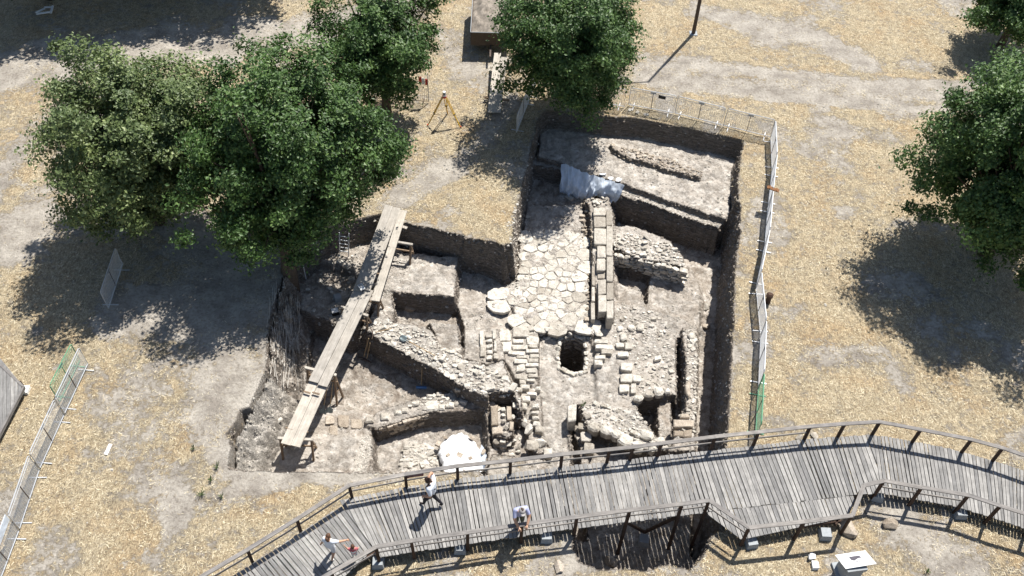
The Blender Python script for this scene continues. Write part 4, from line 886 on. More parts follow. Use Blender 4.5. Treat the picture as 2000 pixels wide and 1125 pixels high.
def trestle(u0, v0, u1, v1, z, label, drop=None, wd=.1, back=.0):
    a, b = P(u0, v0, z), P(u1, v1, z); t = thing('trestle', label, 'trestle', ((a.x + b.x) / 2, (a.y + b.y) / 2, hz((a.x + b.x) / 2, (a.y + b.y) / 2)))
    o0 = t.location; d = (b - a); m = MB(); m.bar(a - o0, b - o0, wd, .08); m.build('top_beam', M['board'], t)
    n = Vector((d.y, -d.x, 0)).normalized()
    for e in (.06, .94):
        p = a + d * e
        for s in (-1, 1):
            q = p + n * s * .28; gz = hz(q.x, q.y) if drop is None else z - drop; f = Vector((q.x, q.y, gz)); m = MB(); m.bar(Vector((p.x, p.y, z - .04)) - o0, f - o0, .07, .07); m.build('leg', M['oldwood'], t)
        m = MB(); gz = hz(p.x, p.y) if drop is None else z - drop; zc = (z + gz) / 2 - .1; m.bar(Vector((p.x, p.y, zc)) - n * .17 - o0, Vector((p.x, p.y, zc)) + n * .17 - o0, .05, .07); m.build('brace', M['oldwood'], t)
    m = MB(); zc = z - .45; m.bar(Vector((a.x, a.y, zc)) - o0, Vector((b.x, b.y, zc)) - o0, .05, .07); m.build('rail', M['oldwood'], t)
trestle(543, 856, 612, 859, -.93, 'wooden trestle under the lower end of the plank walkway')
trestle(596, 718, 657, 733, -.62, 'wooden trestle under the overlap of the lower and middle boards')
trestle(666, 599, 719, 617, -.40, 'trestle under the middle boards beside the shaded ledge')
trestle(700, 570, 742, 580, -.32, 'trestle under the overlap of the upper and middle boards, on the earth ledge')
trestle(735, 466, 806, 478, -.35, 'small pale trestle under the upper boards in front of the earth wall')
m = MB(); m.bar(P(778, 440, -.12), P(795, 446, -.12), .13, .06); tag(m.build('timber', M['board']), 'short pale timber sticking out under the upper boards', 'timber')
p = P(706, 561, -.05); tcb = thing('tray', 'small white plastic tray on the edge of the middle boards', 'tray', p, .6)
m = MB(); m.box((0, 0, .02), (.2, .32, .03)); m.build('base', M['white'], tcb); m = MB(); m.box((0, .06, .045), (.12, .14, .02)); m.build('dark_insert', M['concrete'], tcb)
pal = simple('pale bright wood', (.80, .74, .68), .6, .05)
m = MB(); m.bar(G(207, 889) + Vector((0, 0, .03)), G(217, 868) + Vector((0, 0, .03)), .13, .03); tag(m.build('offcut', pal), 'short pale plank offcut lying on the straw left of the dig', 'plank')

# ------------------------------------------------------------------ tools
def tool(name, label, cat, foot, head, kind, r_=.018):
    """handle from foot (working end) to head (grip)"""
    f, h = Vector(foot), Vector(head); t = thing(name, label, cat, f); d = (h - f); y = d.normalized()
    m = MB(); m.tube([y * .12, d], r_, 6); m.build('handle', M['handle'], t)
    x = y.cross(Vector((.1, -.4, 1))).normalized(); z = x.cross(y); R_ = Matrix((x, y, z)).transposed()
    if kind == 'shovel':
        vs = []; n = 5
        for j, (yy, ww) in enumerate(((.16, .055), (.12, .13), (0, .14), (-.1, .11), (-.17, .02))):
            for k in range(5): q = (k / 4 - .5) * 2; vs.append(R_ @ Vector((q * ww, yy, .035 * q * q - .0)))
        fs = [(j * 5 + k, j * 5 + k + 1, j * 5 + k + 6, j * 5 + k + 5) for j in range(4) for k in range(4)]
        o = mesh_obj('blade', vs, fs, M['blade'], t, True); md = o.modifiers.new('thick', 'SOLIDIFY'); md.thickness = .006
        m = MB(); m.tube([y * .08, y * .3], [.02, .024], 6); m.build('socket', M['blade'], t)
    elif kind == 'broom':
        m = MB(); m.box((0, 0, 0), (.42, .06, .07), M=R_); m.build('head', M['blue'], t); m = MB()
        for k in range(14): c = R_ @ Vector((-.195 + k * .03, -.07, 0)); m.box(c, (.02, .09, .05), M=R_)
        m.build('bristles', M['blue'], t)
    else:
        m = MB(); m.tube([R_ @ Vector((-.26, -.05, 0)), R_ @ Vector((-.1, .02, 0)), R_ @ Vector((.1, .02, 0)), R_ @ Vector((.24, -.05, 0))], [.012, .03, .03, .016], 6); m.build('head', M['rust'], t)
def lean(b, t_, z1, zb): g = G(*b, zb); return (g.x, g.y, g.z + .06), P(*t_, z1)
tool('shovel', 'shovel with a steel blade leaning on the trestle beside the boards', 'shovel', *lean((644, 804), (650, 748), -1.0, -2.2), 'shovel')
tool('shovel', 'second shovel left of the first one, blade in the shade of the boards', 'shovel', *lean((631, 806), (640, 748), -1.0, -2.2), 'shovel')
tool('pickaxe', 'left pickaxe leaning against the dark face of the diagonal wall', 'pickaxe', *lean((710, 702), (720, 661), -1.35, -2.5), 'pick')
tool('pickaxe', 'right pickaxe leaning against the dark face of the diagonal wall', 'pickaxe', *lean((716, 706), (723, 670), -1.45, -2.5), 'pick')
tool('broom', 'blue headed broom standing against the dark face of the diagonal wall', 'broom', *lean((823, 758), (825, 706), -1.3, -2.5), 'broom')
a, b = G(788, 664, -1.25), G(850, 702, -1.25); tool('shovel', 'long handled shovel with greenish blade lying on top of the diagonal rubble wall', 'shovel', a + Vector((0, 0, .10)), b + Vector((0, 0, .25)), 'shovel')
a, b = G(727, 653, -1.25), G(766, 648, -1.25); tool('mattock', 'mattock lying on the upper end of the diagonal rubble wall', 'mattock', a + Vector((0, 0, .08)), b + Vector((0, 0, .22)), 'pick')
# ladder in the shade
a, b = G(672, 498, -1.3), P(672, 455, .2); t = thing('ladder', 'short pale ladder leaning in the shade under the big tree', 'ladder', a); d = b - a; sx = Vector((.2, -.03, 0))
for s in (-1, 1): m = MB(); m.bar(sx * s, d + sx * s, .06, .03); m.build('rail', M['galv'], t)
for k in range(1, 6): m = MB(); m.bar(d * k / 6 - sx, d * k / 6 + sx, .03, .03); m.build('rung', M['galv'], t)
for u, v, z1, lb in [(598, 545, 1.0, 'thin white ranging rod standing by the trunk on the shaded ledge'), ]:
    p = G(u, v, -1.2); t = thing('ranging_rod', lb, 'rod', p); m = MB(); m.tube([(0, 0, 0), (0, 0, z1)], .018); m.build('pole', M['white'], t)
p = G(610, 520, -1.2); t = thing('survey_pole', 'thin dark T shaped pole under the big tree', 'pole', p); m = MB(); m.tube([(0, 0, 0), (0, 0, 1.0)], .02); m.build('pole', M['galv'], t); m = MB(); m.tube([(-.2, 0, 1.0), (.2, 0, 1.0)], .018); m.build('crossbar', M['galv'], t)
for u, v, lb, mt, s in [(655, 612, 'small black equipment case on the shaded ledge', 'black', (.3, .26, .18)), (660, 585, 'dark grey equipment box on the shaded ledge behind the case', 'concrete', (.28, .3, .2)), (671, 614, 'small round tin by the board edge on the ledge', 'galv', (.16, .16, .1))]:
    p = G(u, v, -1.25); t = thing('equipment_case', lb, 'case', p, random.uniform(-.5, .5)); m = MB(); m.box((0, 0, s[2] / 2), s); m.build('body', M[mt], t)
    m = MB(); m.box((0, 0, s[2] + .012), (s[0] * .9, s[1] * .9, .02)); m.build('lid', M['white'] if mt == 'black' else M[mt], t)

# ------------------------------------------------------------------ sheets
def cloth(name, label, cat, pts3, mat, nu=44, nv=24, amp=.03, freq=5.0, seed=1):
    """bilinear drape between a top and a bottom polyline of 3D points"""
    T, B = pts3; vs = []
    for j in range(nv + 1):
        f = j / nv
        for i in range(nu + 1):
            a = lerp3(T, i / nu); b = lerp3(B, i / nu); c = a + (b - a) * f
            q = float(fbm(np.array([i / nu * freq * 2 + seed]), np.array([f * freq * .35]), 1.3, 3, seed)[0] - .5)
            c = c + Vector((q * amp * .8, -amp * 4 * q * f + amp * -1.2 * math.sin(f * 3.1), amp * 1.2 * q)); vs.append(c)
    fs = [(j * (nu + 1) + i, j * (nu + 1) + i + 1, (j + 1) * (nu + 1) + i + 1, (j + 1) * (nu + 1) + i) for j in range(nv) for i in range(nu)]
    o = mesh_obj(name, vs, fs, mat, None, True); return tag(o, label, cat)
def lerp3(L, t):
    n = len(L) - 1; k = min(int(t * n), n - 1); f = t * n - k; return L[k] + (L[k + 1] - L[k]) * f
T = [P(1097, 319, -.78), P(1118, 326, -.78), P(1150, 338, -.80), P(1185, 349, -.80), P(1219, 361, -.80)]
Bm = [P(1093, 377, -1.85), P(1113, 384, -1.9), P(1138, 392, -1.95), P(1165, 383, -1.6), P(1200, 397, -1.85)]
T = [t_ + Vector((0, -.04, 0)) for t_ in T]
cloth('tarpaulin', 'bluish white tarpaulin hanging down the terrace face above the ashlar wall', 'tarpaulin', (T, Bm), M['tarp'], 70, 30, .17, 6.5)
for u, v, a, b in [(1193, 348, 12, 8), (1208, 350, 13, 9), (1177, 340, 14, 4)]:
    o = prism(ell_px(u, v, a, b, -.86), -.86, .05, M['sheet'], 'white_slab', None, .01); tag(o, {1193: 'left white slab beside the tarpaulin top', 1208: 'right white slab beside the tarpaulin top', 1177: 'narrow white strip at the tarpaulin top'}[u], 'slab')
# round white sheet weighted with stones
cp = PA([(878, 850), (902, 843), (925, 858), (940, 880), (945, 900), (947, 938), (900, 945), (868, 935), (862, 905), (855, 885), (858, 866)], -2.5); cc = cp.mean(0); vs = []; nr = 12; na = 44
def shz(x, y, f):
    return max(hz(x, y) + .03, -2.42 + .12 * (1 - f * f) - .45 * max(0, f - .9) * 4) if hz(x, y) < -2.0 else hz(x, y) + .03
vs.append((cc[0], cc[1], shz(cc[0], cc[1], 0)))
for j in range(1, nr + 1):
    for k in range(na):
        a = k / na * len(cp); i = int(a); f = a - i; e = cp[i % len(cp)] * (1 - f) + cp[(i + 1) % len(cp)] * f; g = j / nr
        q = cc + (e - cc) * g * (1 + .035 * math.sin(k * 2.3) * (g > .9)); vs.append((q[0], q[1], shz(q[0], q[1], g) + .012 * math.sin(k * 1.7 + j)))
fs = [(0, 1 + k, 1 + (k + 1) % na) for k in range(na)] + [(1 + (j - 1) * na + k, 1 + j * na + k, 1 + j * na + (k + 1) % na, 1 + (j - 1) * na + (k + 1) % na) for j in range(1, nr) for k in range(na)]
o = mesh_obj('white_sheet', vs, fs, M['sheet'], None, True); tag(o, 'round white sheet spread in the corner room and weighted with stones', 'sheet')
tt = cloth('blue_white_sheet', 'crumpled bluish sheet bunched at the right side of the round white sheet', 'sheet', ([P(940, 868, -2.3), P(950, 885, -2.3), P(953, 908, -2.3)], [P(934, 885, -2.45), P(938, 900, -2.45), P(941, 918, -2.45)]), M['tarp'], 20, 10, .06, 4, 5)
for u, v, s, lb in [(875, 888, .17, 'left stone lying on the middle of the white sheet'), (898, 888, .24, 'central largest stone on the white sheet'), (919, 894, .17, 'right stone lying on the middle of the white sheet'), (856, 866, .24, 'greenish stone at the left rim of the white sheet'), (870, 854, .2, 'stone on the upper left rim of the white sheet'), (921, 854, .24, 'grey stone on the upper right rim of the white sheet'), (944, 882, .24, 'dark stone on the bluish bunched sheet')]:
    p = P(u, v, -2.3); p.z = max(hz(p.x, p.y), -2.38) + s * .25; o = stone(None, p, s, s * .8, s * .6, random.random() * 3, STONEB, 'weight_stone', .1); tag(o, lb, 'stone')

# ------------------------------------------------------------------ trailer heaped with soil, ramp boards
a = P(919, 62, 1.3); t = thing('trailer', 'brown sided trailer heaped with grey soil, half under the middle right tree', 'trailer', (a.x, a.y, hz(a.x, a.y)), math.radians(1))
Wt, Lt, z0, z1 = 2.0, 3.6, .62, 1.3; zb = t.location.z
for nm, c, s in (('side_board', (.03, Lt / 2, (z0 + z1) / 2), (.06, Lt, z1 - z0)), ('side_board', (Wt - .03, Lt / 2, (z0 + z1) / 2), (.06, Lt, z1 - z0)), ('tail_board', (Wt / 2, .03, (z0 + z1) / 2 - .01), (Wt - .13, .06, z1 - z0 - .02)), ('front_board', (Wt / 2, Lt - .03, (z0 + z1) / 2 - .01), (Wt - .13, .06, z1 - z0 - .02)), ('bed', (Wt / 2, Lt / 2, z0 - .04), (Wt, Lt, .08))):
    m = MB(); m.box(c, s); m.build(nm, simple('brown painted boards', (.10, .075, .055), .7, .3), t)
m = MB(); m.tube([(0, 0, z1), (Wt, 0, z1)], .022, 6); m.tube([(0, 0, z1), (0, Lt, z1)], .02, 6); m.tube([(Wt, 0, z1), (Wt, Lt, z1)], .02, 6); m.build('rim', M['concrete'], t)
for x in (.12, Wt - .12):
    for y in (1.3, 2.1):
        m = MB(); m.tube([(x - .1, y, .34), (x + .1, y, .34)], .34, 14); w_o = m.build('wheel', M['black'], t); m = MB(); m.tube([(x - .11, y, .34), (x + .11, y, .34)], .16, 10); m.build('hub', M['galv'], w_o)
m = MB(); m.bar((Wt / 2, -.9, .5), (Wt / 2, .2, .55), .08); m.build('drawbar', M['rust'], t)
vs = []; n = 24
for j in range(n + 1):
    for i in range(n + 1):
        x, y = i / n, j / n; h = (math.sin(x * math.pi) * math.sin(y * math.pi)) ** .6 * .32; h += float(fbm(np.array([x * 8.]), np.array([y * 14.]), 1, 3, 8)[0] - .5) * .5
        vs.append((.06 + x * (Wt - .12), .06 + y * (Lt - .12), z1 - .12 + h))
mesh_obj('soil_heap', vs, [(j * (n + 1) + i, j * (n + 1) + i + 1, (j + 1) * (n + 1) + i + 1, (j + 1) * (n + 1) + i) for j in range(n) for i in range(n)], M['soil'], t, True)
for u0, v0, z0_, u1, v1, z1_, wd, lb in [(972, 104, .75, 959, 220, .12, .33, 'left one of two grey planks leading down from the trailer'), (984, 112, .72, 971, 220, .12, .33, 'right one of two grey planks leading down from the trailer')]:
    A_, B_ = P(u0, v0, z0_), P(u1, v1, z1_); d = B_ - A_; m = MB(); m.box((0, 0, 0), (wd, d.length, .05)); o = m.build('ramp_plank', M['board']); y = d.normalized(); x = y.cross(Vector((0, 0, 1))).normalized(); o.matrix_world = Matrix.Translation((A_ + B_) / 2) @ Matrix((x, y, x.cross(y))).transposed().to_4x4(); tag(o, lb, 'plank')
m = MB(); m.bar(P(946, 190, .2), P(995, 196, .2), .1, .08); tag(m.build('crossbeam', M['oldwood']), 'short timber under the two trailer planks', 'timber')
# white debris under the top left tree shade
t = thing('plastic_chair', 'broken white plastic frame lying in the deep shade at the upper left', 'debris', G(90, 25)); 
for a_, b_ in (((-.35, -.3), (.35, -.2)), ((.35, -.2), (.3, .35)), ((.3, .35), (-.1, .2)), ((-.1, .2), (-.35, -.3))): m = MB(); m.bar((*a_, .12), (*b_, .2), .1, .05); m.build('bar', M['white'], t)

# ------------------------------------------------------------------ lamp post, survey tripod, info stand
p = G(1354, 66); t = thing('lamp_post', 'tall dark lamp post leaving the top of the photo beside the track', 'lamp post', p)
m = MB(); m.tube([(0, 0, 0), (0, 0, 4.2), (0, 0, 8.6)], [.10, .08, .055], 10); m.build('pole', M['rust'], t); m = MB(); m.box((0, 0, .02), (.4, .4, .06)); m.build('base_plate', M['concrete'], t)
m = MB(); m.tube([(0, 0, 8.55), (-.5, 0, 8.8), (-1.0, -.1, 8.8)], .04, 6); m.build('arm', M['rust'], t); m = MB(); m.box((-1.15, -.1, 8.77), (.55, .24, .1)); m.build('lamp_head', M['concrete'], t)
f = [G(835, 246), G(900, 250), G(874, 222)]; c = sum(f, Vector()) / 3; t = thing('survey_tripod', 'yellow wooden survey tripod with a red and white head on the straw above the dig', 'tripod', c); hd = Vector((0.0, 0.05, 1.5))
for q in f:
    q = q - c; k = hd + (q - hd).normalized() * .06 + Vector((q.x, q.y, 0)).normalized() * .07
    m = MB(); mid = k + (q - k) * .55; sx = (q - k).cross(Vector((0, 0, 1))).normalized() * .04
    for s in (-1, 1): m.bar(k + sx * s, mid + sx * s, .03, .03)
    m.bar(k + (q - k) * .5, q, .05, .03); lg = m.build('leg', M['yellow'], t)
    m = MB(); m.bar(mid - sx * 1.6, mid + sx * 1.6, .06, .05); m.build('clamp', M['black'], lg); m = MB(); m.tube([q + Vector((0, 0, .1)), q], [.03, .012], 6); m.build('tip', M['red'], lg)
m = MB(); m.tube([hd - Vector((0, 0, .06)), hd + Vector((0, 0, .02))], .1, 10); m.build('head_plate', M['red'], t)
m = MB(); m.tube([hd + Vector((0, 0, .02)), hd + Vector((0, 0, .08)), hd + Vector((0, 0, .26))], [.09, .08, .07], 10); m.build('instrument', M['white'], t)
m = MB(); m.tube([hd + Vector((0, -.05, .17)), hd + Vector((0, -.1, .17))], .035, 8); m.build('lens', M['black'], t)

c4 = [P(1631, 1084, 1.0), P(1690, 1075, 1.06), P(1712, 1101, 1.0), P(1652, 1111, .94)]; cc = sum(c4, Vector()) / 4; t = thing('info_stand', 'grey stone plinth with a white slanted plate near the bottom right', 'info stand', (cc.x, cc.y, 0))
vs = [q - t.location for q in c4]; nrm = (vs[1] - vs[0]).cross(vs[3] - vs[0]).normalized(); nrm = nrm if nrm.z > 0 else -nrm
mesh_obj('plate', vs + [v - nrm * .04 for v in vs], [(3, 2, 1, 0), (4, 5, 6, 7), (0, 1, 5, 4), (1, 2, 6, 5), (2, 3, 7, 6), (3, 0, 4, 7)], M['white'], t)
def on_plate(x, y, h=.004): return vs[0] + (vs[1] - vs[0]) * x + (vs[3] - vs[0]) * y + nrm * h
gp = simple('grey print', (.10, .09, .11), .6, .1)
mesh_obj('printed_picture', [on_plate(*q) for q in ((.36, .26), (.68, .26), (.74, .42), (.60, .44), (.44, .56), (.36, .50))], [(0, 1, 2, 3, 4, 5)], gp, t)
mesh_obj('printed_caption', [on_plate(*q) for q in ((.42, .62), (.52, .60), (.55, .64), (.68, .62), (.69, .66), (.55, .70), (.42, .69))], [(0, 1, 2, 3, 4, 5, 6)], simple('pale grey print', (.35, .34, .35), .6, .1), t)
ax = math.atan2((vs[1] - vs[0]).y, (vs[1] - vs[0]).x)
m = MB(); m.box((0, -.02, .35), (.58, .52, .72), ax); m.build('plinth_block', M['concrete'], t); m = MB(); m.box((0, -.02, .79), (.66, .6, .16), ax); m.build('cap_block', M['concrete'], t); m = MB(); m.box((0, -.02, .04), (.8, .74, .14), ax); m.build('plinth_base', M['concrete'], t)
p = G(1587, 1095); t = thing('white_bag', 'crumpled white bag lying in the shade line below the walkway', 'bag', p, .2); stone(t, (0, .1, .08), .34, .26, .26, .3, [s.copy() for s in STONES[:1]], 'bag_body'); stone(t, (0, -.2, .06), .3, .24, .2, 1.3, [s.copy() for s in STONES[1:2]], 'bag_body')
for ch in list(bpy.data.objects):
    if ch.parent == t: ch.data.materials.clear(); ch.data.materials.append(M['sheet'])
p = G(1498, 590)
# branches lying in the pit below the walkway
# ------------------------------------------------------------------ people
SK = {k: simple(k, c, r_, v_, 8, 0) for k, c, r_, v_ in (('skin', (.50, .30, .20), .6, .05), ('dark hair', (.035, .02, .015), .5, .2), ('white cotton', (.72, .76, .82), .85, .04), ('black cotton', (.02, .02, .025), .85, .1), ('lavender cotton', (.42, .45, .66), .85, .05),
      ('olive cotton', (.10, .11, .09), .85, .1), ('grey cap cloth', (.36, .34, .33), .85, .1), ('red cotton', (.50, .14, .16), .85, .08), ('pale shorts', (.60, .64, .70), .85, .05), ('white shoes', (.75, .75, .75), .6, .03), ('dark shoes', (.04, .03, .03), .6, .1), ('brown hair', (.09, .045, .025), .5, .2))}
def person(label, foot_px, H, rz, pose, top, legs, shoes, hair, extra=None):
    p = P(*foot_px, DZ); t = thing('person', label, 'person', (p.x, p.y, DZ), rz)
    k = H / 1.7; V3 = lambda x, y, z: Vector((x * k, y * k, z * k))
    # local frame: +y is the way the person faces
    J = dict(pel=(0, 0, .92), belly=(0, .01, 1.06), chest=(0, .0, 1.28), neck=(0, 0, 1.44), head=(0, .03, 1.50), Lsh=(-.18, 0, 1.38), Rsh=(.18, 0, 1.38), Lel=(-.24, -.02, 1.12), Rel=(.24, -.02, 1.12), Lwr=(-.25, .08, .88), Rwr=(.25, .08, .88),
             Lhip=(-.09, 0, .88), Rhip=(.09, 0, .88), Lkn=(-.1, .02, .48), Rkn=(.1, .02, .48), Lan=(-.1, 0, .09), Ran=(.1, 0, .09), Lto=(-.11, .15, .03), Rto=(.11, .15, .03)); J.update(pose)
    R_ = dict(pel=.175, belly=.165, chest=.185, neck=.065, head=.06, Lsh=.10, Rsh=.10, Lel=.058, Rel=.058, Lwr=.036, Rwr=.036, Lhip=.12, Rhip=.12, Lkn=.08, Rkn=.08, Lan=.038, Ran=.038, Lto=.035, Rto=.035)
    E_ = [('pel', 'belly'), ('belly', 'chest'), ('chest', 'neck'), ('neck', 'head'), ('chest', 'Lsh'), ('chest', 'Rsh'), ('Lsh', 'Lel'), ('Rsh', 'Rel'), ('Lel', 'Lwr'), ('Rel', 'Rwr'), ('pel', 'Lhip'), ('pel', 'Rhip'), ('Lhip', 'Lkn'), ('Rhip', 'Rkn'), ('Lkn', 'Lan'), ('Rkn', 'Ran'), ('Lan', 'Lto'), ('Ran', 'Rto')]
    names = list(J); me = bpy.data.meshes.new('body'); me.from_pydata([V3(*J[n]) for n in names], [(names.index(a), names.index(b)) for a, b in E_], [])
    o = bpy.data.objects.new('body', me); link(o); sk = o.modifiers.new('skin', 'SKIN'); sk.use_smooth_shade = True
    for i, n in enumerate(names): r = R_[n] * k * (1.12 if H < 1.2 else 1); me.skin_vertices[0].data[i].radius = (r, r * (.8 if n in ('pel', 'belly', 'chest') else 1)); me.skin_vertices[0].data[i].use_root = (n == 'pel')
    ss = o.modifiers.new('sub', 'SUBSURF'); ss.levels = 1; ss.render_levels = 1
    dg = bpy.context.evaluated_depsgraph_get(); m2 = bpy.data.meshes.new_from_object(o.evaluated_get(dg)); bpy.data.objects.remove(o)
    mats = [SK['skin'], top, legs, shoes]; [m2.materials.append(q) for q in mats]
    segs = [(V3(*J[a]), V3(*J[b]), c) for a, b, c in (('pel', 'belly', 1), ('belly', 'chest', 1), ('chest', 'neck', 1), ('chest', 'Lsh', 1), ('chest', 'Rsh', 1), ('neck', 'head', 0), ('Lsh', 'Lel', 5), ('Rsh', 'Rel', 5), ('Lel', 'Lwr', 0), ('Rel', 'Rwr', 0), ('pel', 'Lhip', 2), ('pel', 'Rhip', 2), ('Lhip', 'Lkn', 2), ('Rhip', 'Rkn', 2), ('Lkn', 'Lan', 6), ('Rkn', 'Ran', 6), ('Lan', 'Lto', 3), ('Ran', 'Rto', 3))]
    for f in m2.polygons:
        c = f.center; best = None
        for a, b, q in segs:
            d = b - a; u = max(0, min(1, (c - a).dot(d) / d.dot(d))); e = (c - a - d * u).length
            if best is None or e < best[0]: best = (e, q, u)
        q = best[1]
        if q == 5: q = 1 if best[2] < .7 else 0
        if q == 6: q = 2 if (best[2] < .1 or not (extra and 'shorts' in extra)) else 0
        f.material_index = q; f.use_smooth = True
    b_ = bpy.data.objects.new('body', m2); link(b_); b_.parent = t
    # hands: palm and five fingers
    for S in ('L', 'R'):
        w_ = V3(*J[S + 'wr']); d = (w_ - V3(*J[S + 'el'])).normalized(); x = d.cross(Vector((0, 0, 1))); x = x.normalized() if x.length > .05 else Vector((1, 0, 0)); n = x.cross(d); m = MB()
        m.tube([w_ - d * .02 * k, w_ + d * .045 * k, w_ + d * .09 * k], [.026 * k, .04 * k, .034 * k], 8)
        for j, l in enumerate((.062, .072, .068, .052)): a = w_ + d * .08 * k + x * (j - 1.5) * .02 * k; m.tube([a, a + d * l * .5 * k - n * .008 * k, a + d * l * .85 * k - n * .03 * k], [.010 * k, .009 * k, .007 * k], 5)
        a = w_ + d * .03 * k + x * .033 * k; m.tube([a, a + (d + x) * .03 * k, a + (d * 1.4 + x) * .04 * k], [.012 * k, .011 * k, .008 * k], 5); m.build('hand', SK['skin'], t, True)
    hc = V3(*J['head']) + Vector(pose.get('_hd', (0, .02, .10))) * k; hr = .105 * (k if H > 1.2 else k * 1.3)
    bm = bmesh.new(); bmesh.ops.create_icosphere(bm, subdivisions=3, radius=1)
    for v in bm.verts:
        v.co.x *= .78; v.co.z *= 1.12; v.co.y *= .95
        if v.co.z < -.3: v.co.x *= .85; v.co.y = v.co.y * .9 + .08
    hm = bpy.data.meshes.new('head'); bm.to_mesh(hm); bm.free(); hm.materials.append(SK['skin']); hm.shade_smooth(); ho = bpy.data.objects.new('head', hm); link(ho); ho.parent = t; ho.location = hc; ho.scale = (hr,) * 3; ho.rotation_euler = pose.get('_hr', (0, 0, 0))
    m = MB(); m.tube([(0, .9, .12), (0, 1.14, -.12), (0, .95, -.18)], [.08, .12, .1], 6); m.build('nose', SK['skin'], ho, True)
    for s in (-1, 1):
        m = MB(); m.box((s * .3, .86, .14), (.2, .08, .1)); m.build('eye', SK['dark hair'], ho); m = MB(); m.tube([(s * .76, 0, .12), (s * .86, -.05, -.1)], [.14, .1], 6); m.build('ear', SK['skin'], ho)
    m = MB(); m.box((0, .86, -.45), (.34, .06, .07)); m.build('mouth', SK['red cotton'], ho)
    bm = bmesh.new(); bmesh.ops.create_icosphere(bm, subdivisions=3, radius=1.1)
    for v in bm.verts:
        v.co.x *= .82; v.co.z *= 1.1
        if v.co.y > .45 and v.co.z < .55: v.co *= .7
        if v.co.z < -.55: v.co *= .75
        v.co *= 1 + random.uniform(-.02, .03)
    m3 = bpy.data.meshes.new('hair'); bm.to_mesh(m3); bm.free(); m3.materials.append(hair); m3.shade_smooth(); h2 = bpy.data.objects.new('hair', m3); link(h2); h2.parent = ho
    return t, ho, k
C = SK
pose1 = dict(Lan=(-.1, .28, .10), Lkn=(-.1, .2, .5), Lto=(-.1, .44, .04), Ran=(.1, -.30, .16), Rkn=(.1, .02, .5), Rto=(.1, -.18, .05), Rel=(.30, .14, 1.58), Rwr=(.12, .10, 1.72), Lel=(-.26, -.1, 1.14), Lwr=(-.24, .14, .95), chest=(0, .04, 1.28), neck=(0, .07, 1.44), head=(0, .10, 1.50))
t, ho, k = person('woman in white top and black trousers striding, one arm raised to her head', (846, 988), 1.74, math.radians(68), pose1, C['white cotton'], C['black cotton'], C['dark shoes'], C['dark hair'])
m = MB(); m.tube([(-.17, .12, 1.42), (0, .19, 1.2), (.19, .12, .98)], .014, 5); m.tube([(-.17, -.02, 1.44), (0, -.14, 1.25), (.19, -.02, .98)], .014, 5); m.build('bag_strap', C['black cotton'], t)
m = MB(); m.tube([(0, -.95, .3), (0, -1.25, .1), (0, -1.2, -.6)], [.3, .34, .15], 8); m.build('hair_tail', C['dark hair'], ho, True)
pose2 = dict(chest=(0, .10, 1.27), neck=(0, .18, 1.42), head=(0, .24, 1.47), Rsh=(.18, .1, 1.37), Lsh=(-.18, .1, 1.37), Rel=(.24, .3, 1.16), Rwr=(.14, .52, .98), Lel=(-.25, .26, 1.14), Lwr=(-.12, .50, .98), Lan=(-.12, -.1, .09), Lto=(-.13, .05, .03))
t, ho, k = person('man in a lavender shirt and grey cap leaning towards the lower railing of the walkway', (1013, 1028), 1.72, math.radians(195), pose2, C['lavender cotton'], C['olive cotton'], C['dark shoes'], C['dark hair'])
bm = bmesh.new(); bmesh.ops.create_uvsphere(bm, u_segments=16, v_segments=8, radius=1.2)
for v in bm.verts:
    if v.co.z < .15: v.co.z = .15
    v.co.x *= .85; v.co.z = v.co.z * .85 + .15
mm = bpy.data.meshes.new('cap'); bm.to_mesh(mm); bm.free(); mm.materials.append(C['grey cap cloth']); mm.shade_smooth(); co = bpy.data.objects.new('cap', mm); link(co); co.parent = ho
m = MB(); m.add([(-.6, .7, .28), (.6, .7, .28), (.5, 1.7, .16), (-.5, 1.7, .16), (0, 1.85, .17), (-.6, .7, .22), (.6, .7, .22), (.5, 1.7, .1), (-.5, 1.7, .1), (0, 1.85, .11)], [(0, 1, 2, 4, 3), (5, 8, 9, 7, 6), (0, 5, 6, 1), (1, 6, 7, 2), (2, 7, 9, 4), (4, 9, 8, 3), (3, 8, 5, 0)]); m.build('cap_peak', C['grey cap cloth'], co)
pose3 = dict(Rel=(.36, .16, 1.22), Rwr=(.52, .36, 1.08), Lan=(-.1, .24, .09), Lkn=(-.1, .16, .48), Lto=(-.1, .38, .03), Ran=(.1, -.22, .13), Rto=(.1, -.1, .04), Lwr=(-.34, -.04, .9))
t, ho, k = person('long haired girl in white top and pale shorts leading a toddler by the hand', (650, 1086), 1.42, math.radians(-20), pose3, C['white cotton'], C['pale shorts'], C['white shoes'], C['brown hair'], ('shorts',))
m = MB(); m.tube([(0, -.7, .4), (.15, -1.3, -.1), (.55, -1.4, -.9), (.9, -1.2, -1.3)], [.5, .55, .4, .12], 8); m.build('long_hair', C['brown hair'], ho, True)
pose4 = dict(Lel=(-.34, .04, 1.42), Lwr=(-.44, .10, 1.66), Rel=(.26, .05, 1.15), Rwr=(.28, .2, 1.0), Lan=(-.1, .16, .09), Lto=(-.1, .3, .03))
t, ho, k = person('toddler in a red and white top holding the girl\'s hand on the walkway', (694, 1091), .88, math.radians(10), pose4, C['red cotton'], C['pale shorts'], C['white shoes'], C['brown hair'], ('shorts',))
m = MB(); m.tube([(0, -.02, 1.16), (0, -.02, 1.34)], [.175 * k, .16 * k], 10, False); m.v = [(x * 1 if True else 0, y, z * k) for x, y, z in m.v]; m.build('white_collar', C['white cotton'], t, True)

